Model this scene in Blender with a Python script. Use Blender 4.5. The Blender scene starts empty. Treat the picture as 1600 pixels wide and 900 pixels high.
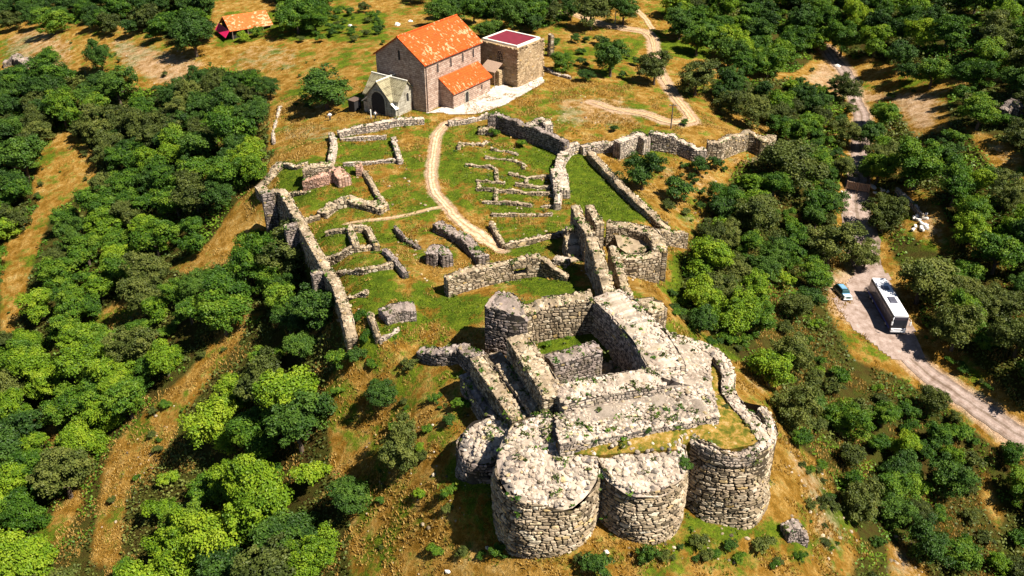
import bpy, bmesh, math, random
import numpy as np
from mathutils import Vector, Matrix, noise as mnoise

S = bpy.context.scene
COL = S.collection
R = math.radians
rng = random.Random(7)
nrg = np.random.default_rng(11)

# ---------------------------------------------------------------- camera, sky, sun, exposure
CAM_H, PITCH, F = 68.0, R(32.0), 1400.0          # F in pixels of a 1600 px wide picture
cam_data = bpy.data.cameras.new("camera")
cam_data.lens = F / 1600.0 * 36.0
cam_data.sensor_width = 36.0
cam_data.clip_start = 1.0
cam_data.clip_end = 3000.0
cam = bpy.data.objects.new("camera", cam_data)
COL.objects.link(cam)
cam.location = (0, 0, CAM_H)
cam.rotation_euler = (R(90) - PITCH, 0, 0)
S.camera = cam

SUN_EL, SUN_AZ = R(54.0), R(-26.0)                 # azimuth measured from +X towards +Y
world = bpy.data.worlds.new("World")
S.world = world
world.use_nodes = True
wn = world.node_tree
bg = wn.nodes["Background"]
sky = wn.nodes.new("ShaderNodeTexSky")
sky.sky_type = 'NISHITA'
sky.sun_disc = False
sky.air_density = 0.6
sky.dust_density = 0.2
sky.altitude = 1500
sky.sun_elevation = SUN_EL
sky.sun_rotation = R(90) - SUN_AZ
wn.links.new(sky.outputs[0], bg.inputs[0])
bg.inputs[1].default_value = 0.05
sun_data = bpy.data.lights.new("sun", 'SUN')
sun_data.energy = 5.0
sun_data.angle = R(0.5)
sun_data.color = (1.0, 0.93, 0.82)
sun = bpy.data.objects.new("sun", sun_data)
COL.objects.link(sun)
sd = Vector((math.cos(SUN_EL) * math.cos(SUN_AZ), math.cos(SUN_EL) * math.sin(SUN_AZ), math.sin(SUN_EL)))
sun.rotation_euler = sd.to_track_quat('Z', 'Y').to_euler()
sun.location = (80, 100, 120)
S.view_settings.view_transform = 'Standard'
S.view_settings.look = 'None'
S.view_settings.gamma = 1.0
S.view_settings.exposure = 1.2

# ---------------------------------------------------------------- picture <-> place
cp, sp = math.cos(PITCH), math.sin(PITCH)

def ray(px, py):
    u, v = (px - 800.0) / F, (450.0 - py) / F
    return np.array([u, cp + v * sp, -sp + v * cp])

def Pz(px, py, z):
    """point of the horizontal plane z that the photograph shows at px, py"""
    d = ray(px, py)
    t = (z - CAM_H) / d[2]
    return np.array([d[0] * t, d[1] * t, z])

def z_at(px, py, Y):
    d = ray(px, py)
    return CAM_H + d[2] * Y / d[1]

def project(x, y, z):
    dz = z - CAM_H
    depth = y * cp - dz * sp
    up = y * sp + dz * cp
    return 800 + F * x / depth, 450 - F * up / depth

# ---------------------------------------------------------------- terrain
CTRL = """620 185 1.2;760 172 1.2;800 142 1.4;680 250 .4;560 250 .0;445 272 -.4;500 330 -.5;600 380 -.5;760 380 0;560 480 -1;650 500 -.6
575 520 -1.2;600 540 -1.6;700 510 -.3;880 250 0;990 300 -.2;1030 345 -.5;860 350 0;480 300 -.4;470 335 -.5;505 390 -.7;530 430 -.9;548 475 -1.1;565 530 -1.6;520 215 0;820 420 .3
425 352 -6;405 340 -6;450 412 -6.6;500 478 -6.4;530 552 -5.4;552 566 -4.2;380 345 -8;330 400 -12;300 500 -16;390 500 -13;200 400 -20;100 300 -20;50 450 -26;250 620 -22
450 600 -13;566 584 -5.6;600 640 -8;650 720 -7;520 700 -13;640 860 -11;560 870 -14.5;400 800 -22;200 850 -30;50 800 -34;50 600 -31;700 860 -9;760 890 -8
740 785 -4.5;850 880 -5.6;1000 852 -5;1140 834 -7;1215 795 -7.4;660 640 -5;690 660 -3.8;680 585 -2.7;650 548 -2.2;700 600 -2.6;725 640 -2.8;720 720 -3.7;790 830 -6;700 790 -5.6
1050 455 -3.5;1060 500 -4.4;1160 590 -6.2;1210 630 -8;1230 710 -8.6;1250 830 -9.6;1330 870 -15;1200 450 -9;1100 385 -5.4;1110 295 -3.4;1010 280 -1.6;1190 245 -2.5;1050 226 -.2
1160 268 -3.4;950 240 -.6;1080 375 -4.2;1300 420 -14;1310 460 -14;1370 420 -14;1400 530 -15;1450 580 -16.5;1580 675 -19;1340 310 -12;1340 230 -10.5;1345 160 -9;1300 95 -7;1300 600 -14
1400 700 -19;1300 750 -16;1450 850 -23;1590 850 -26;1500 450 -13;1590 550 -13;1450 350 -9;1560 300 -5;1480 200 -3;1590 170 1;1450 80 0;1580 30 6;1250 130 -5;1150 60 -2
1020 60 0;930 30 1;1080 190 .3;900 150 1;850 10 2;1000 10 3;700 10 1;500 20 -1;560 80 .4;450 80 -2;380 50 -3;430 180 -2.5;520 170 -.3;250 100 -7;100 100 -12;100 50 -10
50 160 -15;200 10 -5;30 230 -19;250 230 -14;330 280 -10;380 250 -7;400 210 -4.5"""
cpts = []
for tok in CTRL.replace("\n", ";").split(";"):
    a, b, c = map(float, tok.split())
    cpts.append(Pz(a, b, c))
WORLD_CTRL = [(8, 100, 2.2), (14, 92, 2.0), (20, 104, 2.0), (2, 86, 0), (12, 82, -3), (22, 82, -3), (-200, 60, -45), (-200, 200, -40), (-260, 350, -20), (-120, 320, -8), (0, 330, 6), (120, 330, 14),
              (260, 330, 22), (240, 180, 8), (220, 80, -22), (0, 20, -26), (-120, 20, -48), (120, 20, -38), (0, 600, 30), (-400, 600, 10), (400, 600, 60), (500, 100, 0), (-500, 100, -60), (0, -200, -60)]
cpts = np.array(cpts + [np.array(w, float) for w in WORLD_CTRL])
C2 = 3.0 ** 2
def _phi(a, b):
    d2 = ((a[:, None, :] - b[None, :, :]) ** 2).sum(2)
    return np.sqrt(d2 + C2)
_A = _phi(cpts[:, :2], cpts[:, :2]) - np.eye(len(cpts)) * 0.15
_n = len(cpts)
_M = np.zeros((_n + 3, _n + 3))
_M[:_n, :_n] = _A
_M[:_n, _n] = 1; _M[:_n, _n + 1:] = cpts[:, :2] / 100
_M[_n, :_n] = 1; _M[_n + 1:, :_n] = cpts[:, :2].T / 100
_W = np.linalg.solve(_M, np.concatenate([cpts[:, 2], [0, 0, 0]]))

def inside(q, poly):
    x, y = q[:, 0], q[:, 1]; r = np.zeros(len(q), bool); j = len(poly) - 1
    for i in range(len(poly)):
        xi, yi = poly[i]; xj, yj = poly[j]
        c = ((yi > y) != (yj > y)) & (x < (xj - xi) * (y - yi) / (yj - yi + 1e-12) + xi)
        r ^= c; j = i
    return r
def segdist(q, pl):
    best = np.full(len(q), 1e9)
    for a, b in zip(pl[:-1], pl[1:]):
        ab = b - a; t = np.clip(((q - a) @ ab) / (ab @ ab + 1e-9), 0, 1)
        best = np.minimum(best, np.hypot(*(q - a - t[:, None] * ab).T))
    return best

_T = nrg.random((64, 64))
def vnoise(x, y, s, k=0):
    x = np.asarray(x) / s + 17.3 * k; y = np.asarray(y) / s + 9.1 * k
    xi = np.floor(x).astype(int); yi = np.floor(y).astype(int)
    fx = x - xi; fy = y - yi
    fx = fx * fx * (3 - 2 * fx); fy = fy * fy * (3 - 2 * fy)
    g = lambda i, j: _T[(xi + i) % 64, (yi + j) % 64]
    return (g(0, 0) * (1 - fx) + g(1, 0) * fx) * (1 - fy) + (g(0, 1) * (1 - fx) + g(1, 1) * fx) * fy - 0.5

WPX = [(427, 296), (444, 301), (458, 325), (471, 348), (484, 372), (497, 395), (508, 413), (515, 428), (524, 440), (532, 460), (540, 482), (546, 510), (550, 528)]
WTOP = [Pz(a, b, .6 - .9 * i / 13 - (.5 if i > 10 else 0) - (.7 if i > 11 else 0)) for i, (a, b) in enumerate(WPX)]
WLINE = np.array([w[:2] + np.array([-.75, -.3]) for w in WTOP])
def Z(x, y):
    x = np.atleast_1d(np.asarray(x, float)); y = np.atleast_1d(np.asarray(y, float))
    out = np.empty(len(x))
    for i in range(0, len(x), 20000):
        q = np.stack([x[i:i + 20000], y[i:i + 20000]], 1)
        out[i:i + 20000] = _phi(q, cpts[:, :2]) @ _W[:_n] + _W[_n] + q @ _W[_n + 1:] / 100
    if WLINE is not None:
        k = (x > WLINE[:, 0].min() - 9) & (x < WLINE[:, 0].max() + 1) & (y > WLINE[:, 1].min() - 9) & (y < WLINE[:, 1].max() + 4)
        if k.any():
            q = np.stack([x[k], y[k]], 1); d = segdist(q, WLINE); ww = np.interp(y[k], WLINE[::-1, 1], WLINE[::-1, 0])
            out[k] -= np.where(x[k] < ww, 3.6 * np.clip(d / .5, 0, 1) * np.exp(-(np.maximum(d - .5, 0) / 5.0) ** 2) * np.clip((y[k] - WLINE[-1, 1] - 7) / 12, 0, 1), 0)
    out += vnoise(x, y, 9.0, 1) * 0.5 + vnoise(x, y, 3.1, 2) * 0.22
    return out

def Z1(x, y):
    return float(Z(x, y)[0])

def P(px, py, h=0.0):
    """point at height h above the ground that the photograph shows at px, py"""
    d = ray(px, py)
    t = np.linspace(45, 520, 480)
    x, y, z = d[0] * t, d[1] * t, CAM_H + d[2] * t
    below = z < Z(x, y) + h
    i = int(np.argmax(below)) if below.any() else len(t) - 1
    a, b = t[max(i - 1, 0)], t[i]
    tt = np.linspace(a, b, 40)
    zz = CAM_H + d[2] * tt - Z(d[0] * tt, d[1] * tt) - h
    j = int(np.argmax(zz < 0)) if (zz < 0).any() else 39
    return np.array([d[0] * tt[j], d[1] * tt[j], CAM_H + d[2] * tt[j]])

# ---------------------------------------------------------------- node helpers and materials
def new_mat(name):
    m = bpy.data.materials.new(name)
    m.use_nodes = True
    nt = m.node_tree
    return m, nt, nt.nodes["Principled BSDF"]

def N(nt, t, **kw):
    n = nt.nodes.new(t)
    for k, v in kw.items():
        if hasattr(n, k): setattr(n, k, v)
        else: n.inputs[k].default_value = v
    return n

def ramp(nt, fac, stops, interp='LINEAR'):
    n = nt.nodes.new("ShaderNodeValToRGB")
    n.color_ramp.interpolation = interp
    e = n.color_ramp.elements
    while len(e) < len(stops): e.new(0.5)
    for el, (p, c) in zip(e, stops):
        el.position = p; el.color = (*c, 1) if len(c) == 3 else c
    nt.links.new(fac, n.inputs[0])
    return n.outputs[0]

def mixc(nt, fac, a, b, mode='MIX'):
    n = nt.nodes.new("ShaderNodeMix")
    n.data_type = 'RGBA'; n.blend_type = mode
    if isinstance(fac, (int, float)): n.inputs[0].default_value = fac
    else: nt.links.new(fac, n.inputs[0])
    for k, v in ((6, a), (7, b)):
        if isinstance(v, tuple): n.inputs[k].default_value = (*v, 1)
        else: nt.links.new(v, n.inputs[k])
    return n.outputs[2]

def math_(nt, op, a, b=0.0, clamp=False):
    n = nt.nodes.new("ShaderNodeMath"); n.operation = op; n.use_clamp = clamp
    for k, v in ((0, a), (1, b)):
        if isinstance(v, (int, float)): n.inputs[k].default_value = v
        else: nt.links.new(v, n.inputs[k])
    return n.outputs[0]

def noise_(nt, scale, detail=4.0, vec=None, rough=0.6):
    n = N(nt, "ShaderNodeTexNoise"); n.inputs["Scale"].default_value = scale
    n.inputs["Detail"].default_value = detail; n.inputs["Roughness"].default_value = rough
    if vec is not None: nt.links.new(vec, n.inputs["Vector"])
    return n.outputs[0]

def pos(nt):
    return N(nt, "ShaderNodeNewGeometry").outputs["Position"]

def attr(nt, name):
    return N(nt, "ShaderNodeAttribute", attribute_name=name).outputs["Fac"]

def bump(nt, bsdf, h, strength, dist):
    b = N(nt, "ShaderNodeBump"); b.inputs["Strength"].default_value = strength; b.inputs["Distance"].default_value = dist
    nt.links.new(h, b.inputs["Height"]); nt.links.new(b.outputs[0], bsdf.inputs["Normal"])

def plain(name, col, rough=0.6, metal=0.0, var=0.25, scale=3.0, spec=0.4):
    m, nt, b = new_mat(name)
    nz = noise_(nt, scale, 5, pos(nt))
    lo = tuple(c * (1 - var) for c in col); hi = tuple(min(1, c * (1 + var)) for c in col)
    nt.links.new(ramp(nt, nz, [(0.3, lo), (0.7, hi)]), b.inputs["Base Color"])
    b.inputs["Roughness"].default_value = rough; b.inputs["Metallic"].default_value = metal
    b.inputs["Specular IOR Level"].default_value = spec
    return m

def stone_mat(name, stops, lichen=(0.13, 0.12, 0.08), lich_amt=0.45, moss=0.25):
    m, nt, b = new_mat(name)
    p = pos(nt)
    c = ramp(nt, attr(nt, "tint"), stops)
    n1 = noise_(nt, 2.6, 6, p, 0.7)
    c = mixc(nt, ramp(nt, n1, [(0.5, (0, 0, 0)), (0.68, (lich_amt,) * 3)]), c, lichen)
    n2 = noise_(nt, 0.55, 5, p, 0.7)
    c = mixc(nt, ramp(nt, n2, [(0.54, (0, 0, 0)), (0.7, (moss,) * 3)]), c, (0.16, 0.13, 0.03))
    n4 = noise_(nt, 0.32, 6, p, 0.75)
    c = mixc(nt, 0.6, c, ramp(nt, n4, [(0.36, (0.38, 0.34, 0.32)), (0.54, (1, 1, 1))]), 'MULTIPLY')
    n3 = noise_(nt, 9.0, 4, p, 0.7)
    c = mixc(nt, 0.5, c, ramp(nt, n3, [(0.3, (0.5, 0.5, 0.5)), (0.65, (1, 1, 1))]), 'MULTIPLY')
    nt.links.new(c, b.inputs["Base Color"])
    b.inputs["Roughness"].default_value = 0.93; b.inputs["Specular IOR Level"].default_value = 0.15
    bump(nt, b, n3, 0.7, 0.08)
    return m

M = {}
M['stone'] = stone_mat("rubble_stone", [(0.0, (0.06, 0.042, 0.025)), (0.14, (0.13, 0.1, 0.065)), (0.38, (0.34, 0.26, 0.165)), (0.58, (0.46, 0.355, 0.24)), (0.8, (0.56, 0.47, 0.34)), (0.93, (0.52, 0.35, 0.13)), (1.0, (0.64, 0.56, 0.43))], moss=.5)
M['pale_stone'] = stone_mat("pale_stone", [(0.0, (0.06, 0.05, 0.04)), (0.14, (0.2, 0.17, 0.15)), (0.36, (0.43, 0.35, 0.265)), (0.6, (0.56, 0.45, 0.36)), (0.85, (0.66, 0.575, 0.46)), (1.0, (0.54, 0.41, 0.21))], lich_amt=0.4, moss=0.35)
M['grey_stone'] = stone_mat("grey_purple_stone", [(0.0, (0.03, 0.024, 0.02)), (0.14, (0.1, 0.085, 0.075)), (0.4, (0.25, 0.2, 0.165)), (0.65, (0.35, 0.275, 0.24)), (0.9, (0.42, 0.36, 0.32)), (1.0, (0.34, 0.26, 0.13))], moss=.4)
M['ochre_stone'] = stone_mat("ochre_stone", [(0.0, (0.1, 0.07, 0.04)), (0.12, (0.26, 0.18, 0.1)), (0.4, (0.38, 0.27, 0.15)), (0.65, (0.48, 0.34, 0.2)), (0.9, (0.58, 0.46, 0.31)), (1.0, (0.54, 0.34, 0.12))], lich_amt=0.25)
M['pink_stone'] = stone_mat("pink_brick_stone", [(0.0, (0.12, 0.07, 0.05)), (0.12, (0.3, 0.17, 0.12)), (0.4, (0.5, 0.29, 0.2)), (0.65, (0.6, 0.37, 0.28)), (0.9, (0.58, 0.42, 0.33)), (1.0, (0.5, 0.38, 0.22))], lich_amt=0.3)

def ground_mat():
    m, nt, b = new_mat("dry_grass_hillside")
    p = pos(nt)
    n_big = noise_(nt, 0.09, 6, p, 0.65)
    n_mid = noise_(nt, 0.5, 7, p, 0.72)
    n_fine = noise_(nt, 3.2, 6, p, 0.75)
    dry = ramp(nt, n_mid, [(0.28, (0.09, 0.055, 0.01)), (0.42, (0.25, 0.12, 0.014)), (0.54, (0.44, 0.25, 0.06)), (0.66, (0.58, 0.4, 0.155)), (0.8, (0.54, 0.4, 0.22))])
    dry = mixc(nt, ramp(nt, n_fine, [(0.35, (0.75,) * 3), (0.62, (0, 0, 0))]), dry, (0.14, 0.085, 0.012))
    green = ramp(nt, n_mid, [(0.3, (0.035, 0.06, 0.004)), (0.46, (0.085, 0.135, 0.008)), (0.6, (0.15, 0.2, 0.012)), (0.78, (0.3, 0.27, 0.03))])
    green = mixc(nt, ramp(nt, n_fine, [(0.36, (0.7,) * 3), (0.6, (0, 0, 0))]), green, (0.035, 0.05, 0.006))
    g = math_(nt, 'ADD', attr(nt, "green"), math_(nt, 'MULTIPLY', math_(nt, 'SUBTRACT', n_big, 0.5), 2.0))
    n_pat = noise_(nt, 0.26, 5, p, 0.7)
    g = math_(nt, 'ADD', g, math_(nt, 'MULTIPLY', math_(nt, 'SUBTRACT', n_mid, 0.5), 1.5))
    g = math_(nt, 'ADD', g, math_(nt, 'MULTIPLY', math_(nt, 'SUBTRACT', n_pat, 0.5), 1.6))
    c = mixc(nt, ramp(nt, g, [(0.35, (0, 0, 0)), (0.62, (1, 1, 1))]), dry, green)
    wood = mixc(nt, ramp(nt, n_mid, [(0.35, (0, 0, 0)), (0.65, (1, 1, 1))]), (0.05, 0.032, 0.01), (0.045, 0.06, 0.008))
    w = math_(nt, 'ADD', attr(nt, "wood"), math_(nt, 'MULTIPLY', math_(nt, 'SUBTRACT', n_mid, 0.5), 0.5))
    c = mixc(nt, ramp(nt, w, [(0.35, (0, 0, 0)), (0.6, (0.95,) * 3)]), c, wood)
    bare = ramp(nt, n_fine, [(0.3, (0.3, 0.2, 0.13)), (0.55, (0.56, 0.38, 0.25)), (0.75, (0.74, 0.58, 0.44))])
    ba = math_(nt, 'ADD', attr(nt, "bare"), math_(nt, 'MULTIPLY', math_(nt, 'SUBTRACT', n_mid, 0.5), 1.0))
    c = mixc(nt, ramp(nt, ba, [(0.38, (0, 0, 0)), (0.75, (0.9,) * 3)]), c, bare)
    nt.links.new(c, b.inputs["Base Color"])
    b.inputs["Roughness"].default_value = 1.0; b.inputs["Specular IOR Level"].default_value = 0.05
    hh = math_(nt, 'ADD', n_fine, math_(nt, 'MULTIPLY', n_mid, 1.5))
    bump(nt, b, hh, 1.0, 0.5)
    return m
M['ground'] = ground_mat()

def dirt_mat(name, stops, sc=1.6):
    m, nt, b = new_mat(name)
    p = pos(nt)
    a = noise_(nt, sc, 7, p, 0.72)
    c = ramp(nt, a, stops)
    f = noise_(nt, 9.0, 4, p, 0.7)
    c = mixc(nt, 0.55, c, ramp(nt, f, [(0.3, (0.5,) * 3), (0.65, (1, 1, 1))]), 'MULTIPLY')
    nt.links.new(c, b.inputs["Base Color"]); b.inputs["Roughness"].default_value = 1.0
    b.inputs["Specular IOR Level"].default_value = 0.05
    nt.links.new(mixc(nt, 1.0, c, ramp(nt, math_(nt, 'ADD', attr(nt, 'tint'), math_(nt, 'MULTIPLY', math_(nt, 'SUBTRACT', a, 0.5), 0.5)), [(0.2, (0.6, 0.58, 0.52)), (0.5, (0.95,) * 3), (0.75, (1.15, 1.15, 1.15))]), 'MULTIPLY'), b.inputs['Base Color'])
    bump(nt, b, f, 0.6, 0.1)
    return m
M['path'] = dirt_mat("trodden_earth", [(0.3, (0.4, 0.24, 0.12)), (0.5, (0.58, 0.39, 0.24)), (0.7, (0.7, 0.54, 0.41))])
M['road'] = dirt_mat("pinkish_gravel_road", [(0.3, (0.22, 0.15, 0.115)), (0.5, (0.32, 0.24, 0.2)), (0.7, (0.42, 0.33, 0.29))], 0.8)
M['track'] = dirt_mat("dry_earth_track", [(0.3, (0.36, 0.22, 0.1)), (0.5, (0.47, 0.32, 0.18)), (0.7, (0.56, 0.42, 0.28))])
M['paving'] = dirt_mat("white_paving", [(0.3, (0.42, 0.36, 0.31)), (0.5, (0.55, 0.48, 0.42)), (0.7, (0.66, 0.6, 0.54))], 0.9)

def leaf_mat(name, lo, mid, hi):
    m, nt, b = new_mat(name)
    oi = N(nt, "ShaderNodeObjectInfo").outputs["Random"]
    t = math_(nt, 'ADD', math_(nt, 'MULTIPLY', attr(nt, "tint"), 0.6), math_(nt, 'MULTIPLY', oi, 0.4))
    c = ramp(nt, t, [(0.12, lo), (0.5, mid), (0.9, hi)])
    nt.links.new(c, b.inputs["Base Color"])
    b.inputs["Roughness"].default_value = 0.55; b.inputs["Specular IOR Level"].default_value = 0.25
    tr = N(nt, "ShaderNodeBsdfTranslucent")
    nt.links.new(mixc(nt, 1.0, c, (1.0, 1.0, 0.5), 'MULTIPLY'), tr.inputs[0])
    mx = nt.nodes.new("ShaderNodeMixShader"); mx.inputs[0].default_value = 0.3
    nt.links.new(b.outputs[0], mx.inputs[1]); nt.links.new(tr.outputs[0], mx.inputs[2])
    nt.links.new(mx.outputs[0], nt.nodes["Material Output"].inputs[0])
    return m
M['leaf_d'] = leaf_mat("dark_green_leaves", (0.02, 0.054, 0.008), (0.05, 0.11, 0.013), (0.1, 0.18, 0.018))
M['leaf_m'] = leaf_mat("green_leaves", (0.028, 0.078, 0.006), (0.075, 0.16, 0.01), (0.17, 0.255, 0.016))
M['leaf_l'] = leaf_mat("bright_green_leaves", (0.06, 0.13, 0.006), (0.15, 0.25, 0.01), (0.28, 0.36, 0.02))
M['leaf_o'] = leaf_mat("olive_leaves", (0.04, 0.058, 0.01), (0.088, 0.115, 0.02), (0.17, 0.19, 0.038))
M['bark'] = plain("bark", (0.09, 0.065, 0.045), 0.95, 0, 0.4, 6)
M['grass_dry'] = leaf_mat("dry_grass_blades", (0.22, 0.13, 0.025), (0.42, 0.26, 0.06), (0.6, 0.42, 0.16))
M['grass_green'] = leaf_mat("green_grass_blades", (0.07, 0.1, 0.008), (0.14, 0.18, 0.012), (0.28, 0.27, 0.03))

def tile_mat(name, base, patch, amt, scale):
    m, nt, b = new_mat(name)
    tc = N(nt, "ShaderNodeTexCoord").outputs["Object"]
    n1 = noise_(nt, 1.5, 5, tc, 0.7)
    c = ramp(nt, n1, [(0.3, tuple(x * 0.72 for x in base)), (0.5, base), (0.72, tuple(min(1, x * 1.25) for x in base))])
    mp = N(nt, "ShaderNodeMapping"); mp.inputs["Scale"].default_value = scale
    nt.links.new(tc, mp.inputs[0])
    n2 = noise_(nt, 1.0, 4, mp.outputs[0], 0.6)
    big = noise_(nt, 0.22, 3, tc, 0.5)
    k = math_(nt, 'ADD', n2, math_(nt, 'MULTIPLY', math_(nt, 'SUBTRACT', big, 0.5), 0.5))
    c = mixc(nt, ramp(nt, k, [(amt, (0, 0, 0)), (amt + 0.07, (0.85,) * 3)]), c, patch)
    nt.links.new(c, b.inputs["Base Color"]); b.inputs["Roughness"].default_value = 0.85
    b.inputs["Specular IOR Level"].default_value = 0.2
    wv = N(nt, "ShaderNodeTexWave", wave_type='BANDS', bands_direction='X'); wv.inputs["Scale"].default_value = 0.8
    wv.inputs["Distortion"].default_value = 0.6
    nt.links.new(tc, wv.inputs[0])
    wv2 = N(nt, "ShaderNodeTexWave", wave_type='BANDS', bands_direction='Y'); wv2.inputs["Scale"].default_value = 0.75; wv2.inputs["Distortion"].default_value = 1.2
    nt.links.new(tc, wv2.inputs[0])
    rows = math_(nt, 'MULTIPLY', wv.outputs[1], wv2.outputs[1])
    nt.links.new(mixc(nt, 0.45, c, ramp(nt, rows, [(0.0, (0.45, 0.4, 0.4)), (0.4, (1, 1, 1))]), 'MULTIPLY'), b.inputs["Base Color"])
    bump(nt, b, rows, 0.5, 0.12)
    return m
M['tile'] = tile_mat("orange_clay_tiles", (0.5, 0.082, 0.011), (0.6, 0.36, 0.19), 0.57, (2.0, 0.85, 2.0))
M['tile2'] = tile_mat("pale_orange_tiles", (0.58, 0.13, 0.03), (0.66, 0.4, 0.22), 0.54, (1.2, 1.2, 1.2))

def masonry_mat(name, c1, c2, joint, bw=0.7, bh=0.35, jit=0.03):
    m, nt, b = new_mat(name)
    tc = N(nt, "ShaderNodeTexCoord").outputs["Object"]
    sx = N(nt, "ShaderNodeSeparateXYZ"); nt.links.new(tc, sx.inputs[0])
    cx = N(nt, "ShaderNodeCombineXYZ")
    nt.links.new(math_(nt, 'ADD', sx.outputs[0], sx.outputs[1]), cx.inputs[0]); nt.links.new(sx.outputs[2], cx.inputs[1])
    wob = N(nt, "ShaderNodeVectorMath", operation='ADD')
    nz = N(nt, "ShaderNodeTexNoise"); nz.inputs["Scale"].default_value = 2.2
    nt.links.new(tc, nz.inputs["Vector"])
    sc = N(nt, "ShaderNodeVectorMath", operation='SCALE'); sc.inputs["Scale"].default_value = 0.22
    nt.links.new(nz.outputs[1], sc.inputs[0])
    nt.links.new(cx.outputs[0], wob.inputs[0]); nt.links.new(sc.outputs[0], wob.inputs[1])
    br = N(nt, "ShaderNodeTexBrick"); br.inputs["Scale"].default_value = 1.0
    br.inputs["Brick Width"].default_value = bw; br.inputs["Row Height"].default_value = bh
    br.inputs["Mortar Size"].default_value = jit; br.inputs["Color1"].default_value = (*c1, 1); br.inputs["Color2"].default_value = (*c2, 1)
    br.inputs["Mortar"].default_value = (*joint, 1); br.inputs["Bias"].default_value = 0.0
    nt.links.new(wob.outputs[0], br.inputs[0])
    n1 = noise_(nt, 1.1, 6, tc, 0.7)
    c = mixc(nt, 0.85, br.outputs[0], ramp(nt, n1, [(0.32, (0.42, 0.38, 0.35)), (0.6, (1, 1, 1))]), 'MULTIPLY')
    nt.links.new(c, b.inputs["Base Color"]); b.inputs["Roughness"].default_value = 0.92
    b.inputs["Specular IOR Level"].default_value = 0.15
    bump(nt, b, math_(nt, 'SUBTRACT', n1, br.outputs[1]), 0.5, 0.08)
    return m
M['church'] = masonry_mat("church_stone", (0.56, 0.43, 0.345), (0.39, 0.265, 0.2), (0.22, 0.15, 0.11), 0.85, 0.42, 0.035)
M['tower'] = masonry_mat("tower_stone", (0.58, 0.44, 0.26), (0.42, 0.29, 0.16), (0.2, 0.14, 0.08), 0.9, 0.42, 0.05)
M['porch'] = masonry_mat("porch_stone", (0.5, 0.46, 0.37), (0.36, 0.33, 0.26), (0.26, 0.24, 0.18), 0.9, 0.5, 0.03)
M['slab'] = masonry_mat("stone_roof_slabs", (0.36, 0.32, 0.2), (0.28, 0.25, 0.15), (0.14, 0.12, 0.08), 0.55, 1.1, 0.04)
M['coping'] = plain("pale_coping", (0.72, 0.68, 0.58), 0.8)
M['trim'] = plain("dark_gutter", (0.12, 0.08, 0.06), 0.6)
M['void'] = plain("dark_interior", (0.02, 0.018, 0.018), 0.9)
M['red_roof'] = plain("maroon_sheet_roof", (0.17, 0.016, 0.025), 0.5, 0, 0.15, 1.0)
M['magenta'] = plain("magenta_sheet", (0.85, 0.02, 0.14), 0.4, 0, 0.1)
M['wood'] = plain("weathered_wood", (0.3, 0.2, 0.14), 0.85, 0, 0.35, 5)
M['pole'] = plain("dark_wood_pole", (0.11, 0.085, 0.06), 0.9)
M['pale_pole'] = plain("pale_concrete_pole", (0.5, 0.48, 0.4), 0.8)
M['white_paint'] = plain("white_coach_paint", (0.8, 0.8, 0.82), 0.3, 0, 0.04, 1, 0.5)
M['dark_paint'] = plain("dark_coach_side", (0.035, 0.03, 0.045), 0.3, 0, 0.2, 1, 0.5)
M['glass'] = plain("tinted_glass", (0.02, 0.022, 0.03), 0.08, 0, 0.1, 1, 0.7)
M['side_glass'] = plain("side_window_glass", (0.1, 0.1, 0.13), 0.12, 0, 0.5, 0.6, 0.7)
M['blue'] = plain("deep_blue_paint", (0.03, 0.06, 0.3), 0.35, 0, 0.1)
M['teal'] = plain("dark_teal_paint", (0.02, 0.06, 0.065), 0.25, 0, 0.1, 1, 0.6)
M['windscreen'] = plain("painted_sky_windscreen", (0.16, 0.32, 0.5), 0.1, 0, 0.2, 1, 0.8)  # sky reflection is put into the blue base colour
M['rubber'] = plain("rubber", (0.02, 0.02, 0.02), 0.9)
M['lamp'] = plain("lamp_lens", (0.8, 0.8, 0.75), 0.2)
M['skin'] = plain("skin", (0.45, 0.27, 0.2), 0.6)
M['shirt'] = plain("white_shirt", (0.8, 0.8, 0.78), 0.8)
M['trousers'] = plain("dark_trousers", (0.03, 0.03, 0.04), 0.8)
M['hair'] = plain("dark_hair", (0.03, 0.02, 0.015), 0.7)
M['white_rock'] = plain("white_limestone", (0.68, 0.64, 0.58), 0.9, 0, 0.2, 2)

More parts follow.
